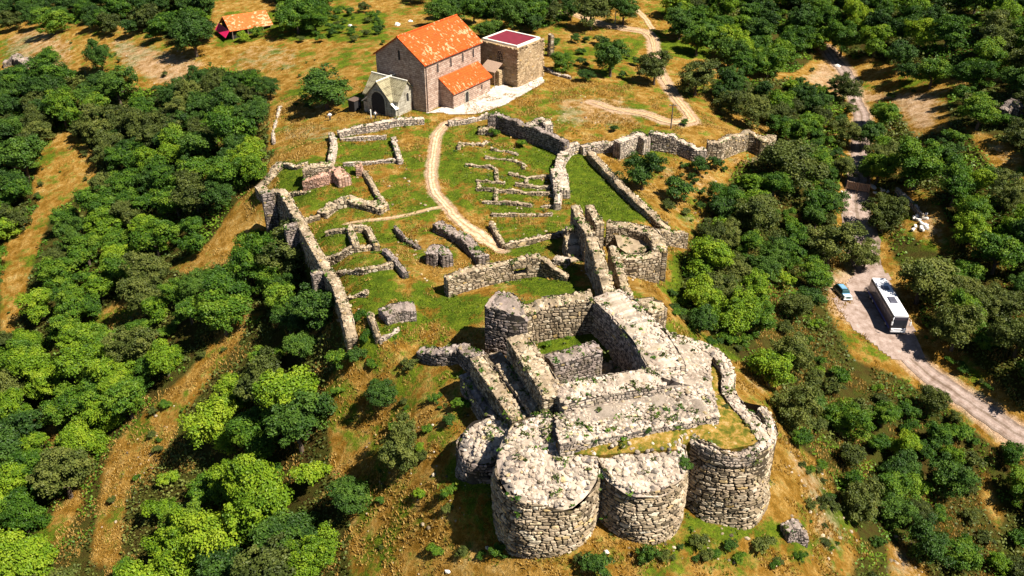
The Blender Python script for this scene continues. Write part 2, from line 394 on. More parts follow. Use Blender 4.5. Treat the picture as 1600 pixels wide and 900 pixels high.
# ---------------------------------------------------------------- object helpers
class MB:
    """collects faces of ONE mesh; tint is a per-face shade of the thing's own colour"""
    def __init__(s): s.v = []; s.f = []; s.t = []; s.m = []
    def add(s, verts, faces, tint=0.5, mi=0):
        o = len(s.v); s.v += [tuple(map(float, p)) for p in verts]
        for f in faces:
            s.f.append(tuple(i + o for i in f)); s.t.append(tint); s.m.append(mi)
    def quad(s, a, b, c, d, tint=0.5, mi=0): s.add([a, b, c, d], [(0, 1, 2, 3)], tint, mi)
    def box(s, x0, x1, y0, y1, z0, z1, tint=0.5, mi=0):
        s.add([(x0, y0, z0), (x1, y0, z0), (x1, y1, z0), (x0, y1, z0), (x0, y0, z1), (x1, y0, z1), (x1, y1, z1), (x0, y1, z1)],
              [(3, 2, 1, 0), (4, 5, 6, 7), (0, 1, 5, 4), (1, 2, 6, 5), (2, 3, 7, 6), (3, 0, 4, 7)], tint, mi)
    def tube(s, pts, rad, n=8, tint=0.5, mi=0):
        rings = []
        for i, (p, r) in enumerate(zip(pts, rad)):
            a = Vector(pts[max(i - 1, 0)]); b = Vector(pts[min(i + 1, len(pts) - 1)])
            d = (b - a).normalized(); u = d.orthogonal().normalized(); w = d.cross(u)
            rings.append([Vector(p) + (u * math.cos(2 * math.pi * k / n) + w * math.sin(2 * math.pi * k / n)) * r for k in range(n)])
        vs = [p for rg in rings for p in rg]
        fs = [(i * n + k, i * n + (k + 1) % n, (i + 1) * n + (k + 1) % n, (i + 1) * n + k) for i in range(len(pts) - 1) for k in range(n)]
        fs += [tuple(range(n))[::-1], tuple((len(pts) - 1) * n + k for k in range(n))]
        s.add(vs, fs, tint, mi)
    def build(s, name, mats, parent=None, origin=None, smooth=False):
        me = bpy.data.meshes.new(name)
        v = np.array(s.v, float)
        if parent is None and origin is None:
            origin = ((v[:, 0].min() + v[:, 0].max()) / 2, (v[:, 1].min() + v[:, 1].max()) / 2, v[:, 2].min())
        if origin is not None: v = v - np.array(origin)
        me.from_pydata(v.tolist(), [], s.f)
        for mt in (mats if isinstance(mats, (list, tuple)) else [mats]): me.materials.append(mt)
        me.attributes.new("tint", 'FLOAT', 'FACE').data.foreach_set("value", s.t)
        if any(s.m): me.polygons.foreach_set("material_index", s.m)
        if smooth: me.polygons.foreach_set("use_smooth", [True] * len(me.polygons))
        me.update()
        o = bpy.data.objects.new(name, me); COL.objects.link(o)
        if parent is not None: o.parent = parent
        elif origin is not None: o.location = origin
        return o

def tag(o, label=None, cat=None, group=None, kind=None):
    if label: o["label"] = label
    if cat: o["category"] = cat
    if group: o["group"] = group
    if kind or cat: o["kind"] = kind or "thing"
    return o

def empty(name, loc, rz=0.0):
    o = bpy.data.objects.new(name, None); COL.objects.link(o)
    o.location = tuple(map(float, loc)); o.rotation_euler = (0, 0, rz); o.empty_display_size = 0.5
    return o

def copy_tree(src, name=None):
    c = src.copy(); COL.objects.link(c)
    for ch in src.children:
        d = ch.copy(); COL.objects.link(d); d.parent = c
        for g in ch.children:
            e = g.copy(); COL.objects.link(e); e.parent = d
    return c

# ---------------------------------------------------------------- zones of the ground (world polygons)
def poly_w(px): return np.array([P(a, b)[:2] for a, b in px])
def soft(q, poly, w):
    d = segdist(q, np.vstack([poly, poly[:1]])); i = inside(q, poly)
    return np.clip(0.5 + np.where(i, d, -d) / w, 0, 1)

GREEN = [([(690, 195), (760, 190), (870, 225), (880, 310), (870, 360), (790, 380), (760, 345), (700, 315), (680, 250)], .6), ([(890, 235), (925, 245), (1035, 350), (960, 348), (890, 318), (880, 270)], 1.05),
         ([(520, 212), (620, 212), (625, 250), (530, 255)], .74), ([(440, 262), (560, 255), (600, 330), (500, 342), (460, 320)], .72), ([(480, 345), (620, 345), (625, 420), (590, 470), (545, 480), (510, 400)], .62),
         ([(560, 470), (640, 450), (760, 470), (760, 540), (650, 550), (570, 545)], .62), ([(760, 350), (880, 355), (870, 400), (800, 400)], .7), ([(820, 410), (900, 420), (920, 460), (860, 465), (800, 440)], .9),
         ([(420, 20), (600, 20), (600, 62), (430, 60)], .75), ([(330, 45), (430, 40), (440, 60), (340, 75)], .7), ([(1020, 65), (1110, 70), (1100, 95), (1030, 90)], .75), ([(560, 195), (680, 185), (670, 215), (560, 210)], .6),
         ([(640, 560), (760, 560), (760, 640), (700, 690), (700, 640)], .5), ([(700, 700), (770, 760), (860, 870), (900, 900), (740, 900), (700, 800)], .62), ([(1060, 820), (1230, 820), (1300, 900), (1000, 900)], .5),
         ([(800, 140), (1100, 140), (1110, 210), (900, 215), (820, 190)], .4), ([(860, 60), (1000, 60), (1000, 140), (900, 130)], .45), ([(1030, 400), (1090, 390), (1200, 560), (1180, 590), (1080, 520)], .6),
         ([(440, 170), (560, 165), (560, 185), (440, 200)], .35), ([(560, 260), (660, 215), (690, 330), (620, 380), (600, 330)], .46), ([(830, 500), (930, 500), (950, 580), (870, 590)], 1.2), ([(560, 100), (600, 90), (600, 160), (560, 160)], .6)]
BARE = [([(190, 55), (240, 70), (330, 95), (300, 130), (240, 138), (190, 110), (160, 70)], .55), ([(0, 60), (60, 40), (120, 60), (120, 110), (0, 110)], .5), ([(390, 65), (475, 70), (480, 105), (420, 120), (330, 105)], .42),
        ([(425, 190), (540, 190), (520, 230), (430, 228)], .45), ([(860, 150), (980, 150), (1020, 200), (860, 200)], .48), ([(1240, 120), (1290, 80), (1330, 130), (1480, 140), (1470, 200), (1420, 210), (1380, 160)], .6),
        ([(960, 240), (1130, 260), (1140, 300), (1090, 330)], .4), ([(1000, 285), (1040, 300), (1100, 350), (1080, 380)], .45), ([(1210, 680), (1290, 740), (1340, 850), (1310, 900), (1270, 880), (1240, 760)], .5), ([(1430, 530), (1490, 555), (1560, 640), (1530, 640)], .4),
        ([(1280, 430), (1330, 410), (1440, 545), (1400, 560), (1300, 490)], .85), ([(1430, 300), (1480, 360), (1490, 400), (1420, 360)], .6), ([(1390, 850), (1450, 860), (1440, 900), (1390, 900)], .7), ([(1500, 190), (1600, 240), (1600, 290), (1540, 250)], .5),
        ([(1150, 570), (1215, 605), (1200, 640), (1150, 600)], .5), ([(1130, 240), (1200, 240), (1200, 260), (1130, 270)], .5), ([(610, 380), (700, 370), (680, 470), (600, 430)], .3), ([(560, 790), (720, 800), (740, 900), (560, 900)], .2)]
CLEAR = [[(40, 40), (120, 45), (130, 60), (180, 50), (250, 72), (335, 62), (420, 50), (600, 55), (600, 200), (420, 235), (425, 170), (430, 120), (330, 102), (250, 138), (190, 130), (130, 112), (0, 110), (0, 60)],
         [(60, 212), (110, 205), (150, 240), (150, 285), (100, 320), (70, 345), (50, 300)], [(0, 385), (55, 330), (75, 350), (45, 440), (25, 520), (0, 545)],
         [(402, 290), (370, 315), (325, 380), (265, 420), (290, 432), (350, 415), (400, 380), (420, 340)], [(140, 880), (160, 740), (180, 690), (290, 585), (370, 490), (412, 488), (350, 565), (290, 645), (250, 725), (200, 770), (185, 890)],
         [(55, 830), (120, 760), (132, 780), (90, 860)], [(512, 600), (560, 560), (700, 560), (730, 640), (700, 700), (720, 800), (800, 920), (560, 920), (540, 760), (585, 745), (530, 735)], [(130, 500), (210, 455), (222, 490), (170, 512)], [(40, 690), (90, 655), (88, 690)],
         [(1240, 120), (1285, 80), (1330, 120), (1350, 85), (1400, 120), (1480, 140), (1480, 205), (1430, 215), (1380, 150), (1330, 150)], [(1210, 670), (1290, 730), (1345, 850), (1330, 910), (1280, 880), (1230, 840), (1220, 740)],
         [(1385, 845), (1450, 860), (1450, 910), (1390, 910)], [(1425, 520), (1500, 560), (1575, 650), (1540, 650)], [(1425, 295), (1470, 330), (1500, 400), (1440, 390)], [(1500, 195), (1600, 240), (1600, 285), (1550, 260)],
         [(1140, 555), (1220, 605), (1210, 650), (1150, 605)], [(1396, 286), (1450, 298), (1470, 370), (1412, 368)], [(1540, 740), (1570, 800), (1560, 830), (1530, 780)]]
WOODS = {'left slope': [(-280, 115), (0, 108), (130, 108), (190, 128), (250, 145), (330, 105), (400, 112), (432, 170), (430, 240), (402, 292), (436, 345), (456, 385), (510, 440), (545, 545), (520, 600), (528, 690), (520, 735), (582, 765), (562, 860), (562, 1090), (-280, 1090)],
         'top left': [(-60, -60), (330, -60), (332, 15), (322, 82), (265, 78), (250, 45), (130, 40), (60, 28), (-60, 48)],
         'behind the house': [(415, -60), (520, -60), (505, 42), (440, 38)],
         'behind the church': [(610, -60), (1000, -60), (985, 0), (900, 22), (850, 45), (770, 30), (690, 15)],
         'upper right hillside': [(1020, -60), (1880, -60), (1880, 135), (1500, 125), (1350, 95), (1285, 80), (1240, 115), (1160, 108), (1100, 70), (1050, 30)],
         'slope between castle and road': [(1110, 125), (1240, 125), (1330, 150), (1325, 180), (1318, 290), (1300, 340), (1310, 400), (1300, 440), (1290, 480), (1330, 560), (1440, 600), (1600, 705), (1880, 760), (1880, 1090), (1250, 1090), (1290, 900), (1240, 700), (1215, 640), (1150, 560), (1070, 480), (1062, 410), (1095, 360), (1150, 262), (1215, 245), (1215, 205), (1130, 170)],
         'bank across the road': [(1372, 160), (1490, 140), (1880, 140), (1880, 690), (1610, 665), (1440, 510), (1432, 440), (1395, 400), (1375, 330), (1362, 210)]}
greenW = [(poly_w(p), g) for p, g in GREEN]
bareW = [(poly_w(p), g) for p, g in BARE]
ROAD = [(1700, 745), (1640, 710), (1565, 665), (1490, 612), (1420, 560), (1385, 520), (1365, 470), (1358, 430), (1348, 390), (1338, 345), (1338, 300), (1345, 260), (1345, 215), (1348, 180), (1330, 130), (1306, 95), (1290, 75)]
FOOT = [(715, 187), (695, 195), (681, 212), (678, 240), (673, 270), (678, 300), (698, 322), (712, 340), (735, 358), (765, 378), (785, 392)]
TRACK = [(845, 6), (900, 22), (940, 38), (975, 44), (1010, 50), (1020, 60), (1022, 80), (1030, 112), (1048, 142), (1066, 165), (1078, 180), (1082, 190), (1060, 192), (1040, 190), (1000, 176), (960, 172), (925, 160)]
TRACK2 = [(1020, 46), (1010, 30), (985, 8)]
SIDE = [(695, 322), (660, 330), (600, 342), (540, 350)]
roadW, footW, trackW, track2W, sideW = [poly_w(p) for p in (ROAD, FOOT, TRACK, TRACK2, SIDE)]

def build_ground():
    def axis(segs):
        a = [segs[0][0]]
        for lo, hi, st in segs:
            n = max(1, int(round((hi - lo) / st))); a += list(np.linspace(lo, hi, n + 1)[1:])
        return np.array(a)
    xs = axis([(-900, -260, 40), (-260, -110, 3), (-110, -60, 1.0), (-60, 75, 0.55), (75, 130, 1.0), (130, 260, 3), (260, 900, 40)])
    ys = axis([(-300, 20, 20), (20, 70, 1.0), (70, 200, 0.55), (200, 260, 1.2), (260, 360, 4), (360, 1400, 40)])
    X, Y = np.meshgrid(xs, ys); q = np.stack([X.ravel(), Y.ravel()], 1)
    zz = Z(q[:, 0], q[:, 1])
    nx, ny = len(xs), len(ys)
    idx = np.arange(nx * ny).reshape(ny, nx)
    faces = np.stack([idx[:-1, :-1].ravel(), idx[:-1, 1:].ravel(), idx[1:, 1:].ravel(), idx[1:, :-1].ravel()], 1)
    me = bpy.data.meshes.new("ground")
    me.from_pydata(np.column_stack([q, zz]).tolist(), [], faces.tolist())
    near = (q[:, 1] > 20) & (q[:, 1] < 340) & (np.abs(q[:, 0]) < 240)
    g = np.full(len(q), 0.34); ba = np.zeros(len(q)); w = np.zeros(len(q))
    px, py = project(q[:, 0], np.maximum(q[:, 1], 5), zz)
    qn = q[near]
    gg = np.full(len(qn), 0.34); bb = np.zeros(len(qn)); ww = np.zeros(len(qn))
    for pl, a in greenW: k = soft(qn, pl, 3.0); gg = gg * (1 - k) + a * k
    for pl, a in bareW: bb = np.maximum(bb, a * soft(qn, pl, 6.0))
    for pl, hw in ((roadW, 2.3), (footW, 1.2), (trackW, 1.8), (sideW, .5)): bb = np.maximum(bb, 0.85 * np.clip(1.6 - segdist(qn, pl) / hw, 0, 1))
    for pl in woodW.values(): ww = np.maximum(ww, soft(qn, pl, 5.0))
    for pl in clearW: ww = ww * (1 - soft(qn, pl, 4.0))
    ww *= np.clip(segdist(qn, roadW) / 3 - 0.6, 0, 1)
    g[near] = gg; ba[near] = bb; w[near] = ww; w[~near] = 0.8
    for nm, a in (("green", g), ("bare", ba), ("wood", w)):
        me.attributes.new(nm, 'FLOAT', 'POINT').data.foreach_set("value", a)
    me.materials.append(M['ground'])
    me.polygons.foreach_set("use_smooth", [True] * len(me.polygons))
    o = bpy.data.objects.new("ground", me); COL.objects.link(o)
    tag(o, "dry ochre and green grass hilltop falling away to wooded slopes", "ground", kind="structure")
woodW = {k: poly_w(p) for k, p in WOODS.items()}
clearW = [poly_w(p) for p in CLEAR]
build_ground()

def resample(pts, step):
    pts = np.asarray(pts, float); seg = np.hypot(*(np.diff(pts[:, :2], axis=0)).T); s = np.concatenate([[0], np.cumsum(seg)])
    n = max(2, int(math.ceil(s[-1] / step)) + 1); t = np.linspace(0, s[-1], n)
    return np.stack([np.interp(t, s, pts[:, i]) for i in range(pts.shape[1])], 1), t

def smooth_pl(pts, it=2):
    pts = np.asarray(pts, float)
    for _ in range(it):
        a = pts[:-1] * .75 + pts[1:] * .25; b = pts[:-1] * .25 + pts[1:] * .75
        pts = np.vstack([pts[:1], np.stack([a, b], 1).reshape(-1, pts.shape[1]), pts[-1:]])
    return pts

def normals2(c):
    t = np.gradient(c[:, :2], axis=0); t /= np.linalg.norm(t, axis=1)[:, None] + 1e-9
    return np.stack([-t[:, 1], t[:, 0]], 1)

def strip(name, plw, width, mat, label, cat, lift=0.05, jag=0.25, wvar=None):
    c, t = resample(smooth_pl(plw), 0.6); nrm = normals2(c); mb = MB(); rows = []
    K = 9
    for i in range(len(c)):
        w = width if wvar is None else np.interp(i / len(c), *wvar)
        wl = w / 2 * (1 + jag * 2 * float(vnoise(c[i, 0], c[i, 1], 1.3, 5))); wr = w / 2 * (1 + jag * 2 * float(vnoise(c[i, 0], c[i, 1], 1.3, 6)))
        rows.append([c[i] + nrm[i] * (wl + (-wr - wl) * k / K) for k in range(K + 1)])
    q = np.array(rows).reshape(-1, 2); z = Z(q[:, 0], q[:, 1]) + lift
    fs = [(i * (K + 1) + k, i * (K + 1) + k + 1, (i + 1) * (K + 1) + k + 1, (i + 1) * (K + 1) + k) for i in range(len(c) - 1) for k in range(K)]
    tq = [.25, .45, .7, .5, .22, .5, .7, .45, .25] if width > 1.55 else [.3, .45, .5, .55, .55, .55, .5, .45, .3]
    vs_ = np.column_stack([q, z]).tolist(); mb.v = [tuple(a) for a in vs_]; mb.f = fs; mb.t = [tq[i % K] for i in range(len(fs))]; mb.m = [0] * len(fs)
    o = mb.build(name, mat, origin=(0, 0, 0), smooth=True)
    return tag(o, label, cat, kind="structure")
strip("road", roadW, 5.0, M['road'], "pinkish gravel road past the parked coach", "road", 0.06, 0.12, ([0, .3, .38, .5, .62, 1], [2.8, 3.8, 6.5, 4.6, 3.8, 2.6]))
strip("footpath", footW, 1.6, M['path'], "pale trodden footpath curving through the ruins to the church", "path", 0.06, 0.3, ([0, .5, .75, .9, 1], [1.1, 1.35, 1.5, 3.0, 2.0]))
strip("dirt_track", trackW, 1.6, M['track'], "winding dirt track across the lawn behind the church", "track", 0.06, 0.2, ([0, .3, .4, .6, .65, .8, 1], [2.0, 1.6, 1.0, 1.0, 1.8, 2.2, 1.0]))
strip("side_track", track2W, 1.8, M['track'], "short dirt track joining the bend at the top", "track", 0.065, 0.2)
strip("trodden_line", sideW, 0.7, M['track'], "thin yellow trodden line crossing the ruined rooms", "path", 0.05, 0.4)

# ---------------------------------------------------------------- masonry
ICO_V = []
_ph = (1 + 5 ** .5) / 2
for a in (-1, 1):
    for b in (-_ph, _ph): ICO_V += [(0, a, b), (a, b, 0), (b, 0, a)]
ICO_V = np.array(ICO_V) / np.linalg.norm(ICO_V[0])
_bm = bmesh.new(); [_bm.verts.new(v) for v in ICO_V]; bmesh.ops.convex_hull(_bm, input=_bm.verts); _bm.verts.index_update()
ICO_V = np.array([v.co[:] for v in _bm.verts]); ICO_F = [tuple(v.index for v in f.verts) for f in _bm.faces]; _bm.free()

def tint_rand(): return min(1.0, max(0.12, rng.gauss(0.5, 0.24)))

def rock(mb, c, sx, sy, sz, tint=None):
    j = 1 + (nrg.random((len(ICO_V), 1)) - .5) * .5
    v = ICO_V * j * np.array([sx, sy, sz]); a = rng.uniform(0, 6.283); ca, sa = math.cos(a), math.sin(a)
    v = np.column_stack([v[:, 0] * ca - v[:, 1] * sa, v[:, 0] * sa + v[:, 1] * ca, v[:, 2]]) + np.asarray(c)
    mb.add(v, ICO_F, tint_rand() if tint is None else tint)

def face_stone(mb, p00, p10, p11, p01, n, prot):
    """one stone of a wall face: a rounded lump standing a little proud of the joints"""
    n = np.asarray(n, float); c = (p00 + p10 + p11 + p01) / 4
    eu, ev = (p10 + p11 - p00 - p01) / 4, (p01 + p11 - p00 - p10) / 4
    base, outer = [], []
    for k in range(6):
        a = (k + rng.uniform(-.28, .28)) * math.pi / 3 + .5
        sx, sy = math.cos(a), math.sin(a); m_ = max(abs(sx), abs(sy)); kx = (.55 + .45 / m_) * rng.uniform(.84, 1.0)
        d = eu * sx * kx + ev * sy * kx
        base.append(c + d * 1.04 - n * .03); outer.append(c + d * rng.uniform(.72, .93) + n * prot * rng.uniform(.35, 1.0))
    mb.add(base + outer, [(6, 7, 8, 9, 10, 11)] + [(i, (i + 1) % 6, 6 + (i + 1) % 6, 6 + i) for i in range(6)], tint_rand())

def wall(mb, pts, th, base=None, sink=0.5, rag=0.22, sw=0.6, sh=0.32, closed_ends=True, top_rocks=1.0, topz=None, batter=0.05, side_l=True, side_r=True):
    """rubble wall along pts (x, y, top z); base: None = down to the ground"""
    pts = np.asarray(pts, float)
    c, t = resample(pts, 0.45); n = normals2(c); L = t[-1]; m = len(c)
    top = c[:, 2] + np.array([rag * (2.2 * float(vnoise(p[0], p[1], 2.3, 3)) + 1.2 * float(vnoise(p[0], p[1], .7, 4))) for p in c])
    side = {}
    for sgn in (1, -1):
        e = c[:, :2] + n * sgn * th / 2
        zb = (Z(e[:, 0], e[:, 1]) - sink) if base is None else np.full(m, float(base))
        side[sgn] = (e, np.minimum(zb, top - .15))
    (el, bl), (er, br) = side[1], side[-1]
    o = np.concatenate([np.column_stack([el, top]), np.column_stack([er, top]), np.column_stack([el + n * batter * 2, bl]), np.column_stack([er - n * batter * 2, br])])
    fs = []
    for i in range(m - 1):
        fs += [(i, i + 1, m + i + 1, m + i)[::-1], (2 * m + i, 2 * m + i + 1, i + 1, i)[::-1], (3 * m + i + 1, 3 * m + i, m + i, m + i + 1)[::-1]]
    fs += [(0, m, 3 * m, 2 * m)[::-1], (m - 1, 2 * m - 1, 4 * m - 1, 3 * m - 1)]
    cr = np.column_stack([c[:, :2], top + .1 + .25 * np.array([float(vnoise(a[0], a[1], 1.1, 14)) for a in c])]); eg = np.array([[-.14 + .3 * float(vnoise(a[0], a[1], .9, 15)), -.14 + .3 * float(vnoise(a[0], a[1], .9, 16))] for a in c])
    o3 = np.concatenate([np.column_stack([el, top + eg[:, 0]]), cr, np.column_stack([er, top + eg[:, 1]])])
    for i in range(m - 1): mb.add(o3[[i, i + 1, m + i + 1, m + i, 2 * m + i, 2 * m + i + 1]], [(0, 3, 2, 1), (3, 4, 5, 2)], min(.85, max(.2, rng.gauss(.5, .12))))
    mb.add(o, fs[1::3][:m - 1] + fs[2::3][:m - 1] + fs[-2:], 0.04)
    cc = lambda s, k: np.interp(s, t, k)
    def facing(e, zb, sgn):
        z0 = float(zb.min()); z1 = float(top.max()); zrow = z0
        while zrow < z1:
            h = sh * rng.choice([.6, .8, 1, 1.2, 1.5]); s = rng.uniform(-.3, 0)
            while s < L:
                w = sw * rng.choice([.4, .6, .8, 1, 1.3, 1.8]); a, b = max(s, 0), min(s + w, L); s += w
                if b - a < .12: continue
                mid = (a + b) / 2; tz = cc(mid, top); bz = cc(mid, zb)
                if zrow + h < bz or zrow + h * .45 > tz: continue
                zt = min(zrow + h, tz + .1); jj = lambda: rng.uniform(-.05, .05)
                nn = np.array([cc(mid, n[:, 0]) * sgn, cc(mid, n[:, 1]) * sgn, 0])
                def pt(q, z):
                    z = z + .5 * sh * float(vnoise(q + e[0, 0], z * 1.5, 1.6, 21))
                    f = (cc(q, top) - z) / max(cc(q, top) - cc(q, zb), .1)
                    return np.array([cc(q, e[:, 0]), cc(q, e[:, 1]), z]) + nn * batter * 2 * max(0, min(1, f))
                qs = [pt(a, zrow + jj()), pt(b, zrow + jj()), pt(b, zt + jj()), pt(a, zt + jj())]
                if sgn > 0: qs = [qs[1], qs[0], qs[3], qs[2]]
                face_stone(mb, *qs, nn, rng.uniform(.04, .13))
            zrow += h
    if side_l: facing(el, bl, 1)
    if side_r: facing(er, br, -1)
    if closed_ends:
        for i, sg in ((0, -1), (m - 1, 1)):
            tg = (c[min(i + 1, m - 1), :2] - c[max(i - 1, 0), :2]); tg = tg / (np.linalg.norm(tg) + 1e-9); nn = np.array([tg[0] * sg, tg[1] * sg, 0])
            z = min(bl[i], br[i])
            while z < top[i] - .1:
                h = sh * rng.uniform(.8, 1.2); k = max(1, int(th / sw))
                for q in range(k):
                    a = er[i] + (el[i] - er[i]) * q / k; b = er[i] + (el[i] - er[i]) * (q + 1) / k
                    v = [np.array([*a, z]), np.array([*b, z]), np.array([*b, min(z + h, top[i])]), np.array([*a, min(z + h, top[i])])]
                    if sg > 0: v = [v[1], v[0], v[3], v[2]]
                    face_stone(mb, v[1], v[0], v[3], v[2], nn, .07)
                z += h
    k = int(L * th * 7.5 * top_rocks)
    for _ in range(k):
        s = rng.uniform(0, L); w = rng.uniform(-.47, .47) * th
        p = np.array([cc(s, c[:, 0]) + cc(s, n[:, 0]) * w, cc(s, c[:, 1]) + cc(s, n[:, 1]) * w, cc(s, top) + rng.uniform(-.08, .04)])
        r = rng.uniform(.1, .26) * (0.75 + 0.25 * sw / .65) * rng.choice([1, 1, 1, 1.5])
        rock(mb, p, r, r * rng.uniform(.7, 1.1), r * rng.uniform(.35, .7), min(1, max(.15, rng.gauss(.56, .19))))

def hp(px, h): return [P(a, b, h) for a, b in px]            # tops of walls h above the ground
def zp(px): return [Pz(a, b, z) for a, b, z in px]           # tops of walls at known heights

def ruin(name, walls, mat, label, cat="ruined wall", group=None, **kw):
    walls = [(w[0], w[1] * (.8 if w[1] < 1.25 else 1), w[2]) for w in walls]
    kw.setdefault("sw", .52); kw.setdefault("sh", .29)
    """one thing: a single wall, or an Empty with a mesh for each of its walls"""
    if len(walls) == 1:
        mb = MB(); pts, th, k = walls[0]; wall(mb, pts, th, **{**kw, **k}); o = mb.build(name, mat)
    else:
        a = np.mean([np.mean(np.asarray(w[0])[:, :2], axis=0) for w in walls], axis=0)
        o = empty(name, (a[0], a[1], Z1(*a)))
        for pts, th, k in walls:
            k = dict(k); mt = k.pop('mat', mat); nm = k.pop('part', 'wall'); mb = MB(); wall(mb, pts, th, **{**kw, **k}); mb.build(nm, mt, parent=o, origin=o.location)
    return tag(o, label, cat, group)

def paved(mb, poly, zf, cell=0.62, sz=0.3, tint=None, flat=.45):
    """close-set stones over a world polygon; zf gives the height"""
    poly = np.asarray(poly)[:, :2]; lo, hi = poly.min(0), poly.max(0)
    nx, ny = int((hi[0] - lo[0]) / cell) + 1, int((hi[1] - lo[1]) / cell) + 1
    gx, gy = np.meshgrid(np.arange(nx), np.arange(ny)); q = np.stack([gx.ravel(), gy.ravel()], 1) * cell + lo + (nrg.random((nx * ny, 2)) - .5) * cell * .9
    for p in q[inside(q, poly)]:
        s = sz * rng.uniform(.65, 1.3)
        rock(mb, (p[0], p[1], zf(p[0], p[1])), s, s * rng.uniform(.7, 1), s * flat, tint)

def plane_fit(p3):
    p3 = np.asarray(p3); A = np.column_stack([p3[:, :2], np.ones(len(p3))]); k = np.linalg.lstsq(A, p3[:, 2], rcond=None)[0]
    return lambda x, y: k[0] * x + k[1] * y + k[2]

def slab_top(mb, p3, zb=None, tint=0.25, lump=0.15, step=.5):
    """solid fill under a terrace: gridded uneven top and skirts"""
    p3 = np.asarray(p3, float); poly = p3[:, :2]; m = len(p3)
    dense, _ = resample(np.vstack([p3, p3[:1]]), step * 1.2); dense = dense[:-1]
    def zf(q):
        d = np.hypot(q[:, None, 0] - dense[None, :, 0], q[:, None, 1] - dense[None, :, 1]); w = 1 / (d + .15) ** 2.5
        return (w * dense[None, :, 2]).sum(1) / w.sum(1) + lump * 2 * (vnoise(q[:, 0], q[:, 1], 1.7, 9) + .6 * vnoise(q[:, 0], q[:, 1], .8, 10)) * np.clip(segdist(q, np.vstack([poly, poly[:1]])), 0, 1)
    lo, hi = poly.min(0), poly.max(0); nx, ny = int((hi[0] - lo[0]) / step) + 2, int((hi[1] - lo[1]) / step) + 2
    gx, gy = np.meshgrid(lo[0] + np.arange(nx) * step, lo[1] + np.arange(ny) * step); g = np.stack([gx.ravel(), gy.ravel()], 1)
    g = g[inside(g, poly) & (segdist(g, np.vstack([poly, poly[:1]])) > step * .5)]
    from mathutils.geometry import delaunay_2d_cdt
    nd = len(dense); allp = np.vstack([dense[:, :2], g])
    vv, ee, ff, _, _, _ = delaunay_2d_cdt([Vector(x) for x in allp], [(i, (i + 1) % nd) for i in range(nd)], [], 1, 1e-4)
    vq = np.array([v[:] for v in vv]); vz = zf(vq)
    mb.add(np.column_stack([vq, vz]), [tuple(f) for f in ff], tint)
    tz = zf(dense[:, :2]); b = [(x[0], x[1], (Z1(x[0], x[1]) - .6) if zb is None else zb) for x in dense]
    mb.add([(x[0], x[1], z) for x, z in zip(dense, tz)] + b, [(i, (i + 1) % nd, nd + (i + 1) % nd, nd + i) for i in range(nd)], 0.08)

def lay(mb, o, ux, L, H, n, sw=.6, sh=.36, prot=.08):
    """courses of stones over a flat wall face from corner o along ux, H high, n outwards"""
    o, ux, n = (np.asarray(a, float) for a in (o, ux, n)); z = 0
    while z < H:
        h = min(sh * rng.uniform(.75, 1.3), H - z); s = -rng.uniform(0, sw * .8)
        while s < L:
            w = sw * rng.uniform(.55, 1.6); a, b = max(0, s), min(L, s + w); s += w
            if b - a < .1: continue
            j = lambda: rng.uniform(-.04, .04)
            pt = lambda q, zz: o + ux * q + np.array([0, 0, zz])
            face_stone(mb, pt(a, z + j()), pt(b, z + j()), pt(b, z + h + j()), pt(a, z + h + j()), n, rng.uniform(.4, 1.3) * prot)
        z += h

def drum(mb, c, r_top, r_bot, zt, zbase, a0=0.0, a1=2 * math.pi, sw=.72, sh=.34, cap=True):
    """round tower face laid in courses; zt(angle) is the broken rim"""
    z0, z1 = zbase, max(zt(a) for a in np.linspace(a0, a1, 60)); H = z1 - z0
    rad = lambda z: r_bot + (r_top - r_bot) * min(1, max(0, (z - z0) / H))
    def pt(a, z, e=0.0):
        rr = rad(z) + e + .9 * float(vnoise(c[0] + 4 * math.cos(a), c[1] + 4 * math.sin(a) + z * .6, 2.2, 51)) + .3 * math.sin(math.pi * min(1, max(0, (z - z0) / H)))
        return np.array([c[0] + rr * math.cos(a), c[1] + rr * math.sin(a), z])
    zt_ = zt; zt = lambda a: zt_(a) + 1.0 * float(vnoise(c[0] + 5 * math.cos(a), c[1] + 5 * math.sin(a), 1.5, 52))
    n = 72; A = np.linspace(a0, a1, n + 1)
    vs = [pt(a, z0) for a in A] + [pt(a, zt(a)) for a in A] + [np.array([c[0], c[1], np.mean([zt(a) for a in A])])]
    mb.add(vs, [(i, i + 1, n + 2 + i, n + 1 + i) for i in range(n)] + [(n + 1 + i, n + 2 + i, 2 * n + 2) for i in range(n) if cap], 0.04)
    z = z0
    while z < z1:
        h = sh * rng.choice([.6, .8, 1, 1.15, 1.4]); a = a0 - rng.uniform(0, .08)
        while a < a1:
            w = sw * rng.choice([.4, .6, .8, 1, 1.3, 1.9]) / rad(z); b0, b1 = max(a, a0), min(a + w, a1); a += w
            mid = (b0 + b1) / 2
            if z + h * .5 > zt(mid) or b1 - b0 < .02: continue
            j = lambda: rng.uniform(-.06, .06)
            nn = np.array([math.cos(mid), math.sin(mid), 0]); wv = lambda a_: .6 * sh * float(vnoise(a_ * rad(z) + c[0], z * 1.2, 1.7, 22))
            face_stone(mb, pt(b0, z + j() + wv(b0)), pt(b1, z + j() + wv(b1)), pt(b1, z + h + j() + wv(b1)), pt(b0, z + h + j() + wv(b0)), nn, rng.uniform(.07, .2))
        z += h

#@@STRUCTURES@@
# ---------------------------------------------------------------- church, porch, tower, house
def frame_of(a, b):
    """x axis from a to b on the ground plane"""
    d = np.asarray(b)[:2] - np.asarray(a)[:2]; L = np.hypot(*d); return d / L, L, math.atan2(d[1], d[0])

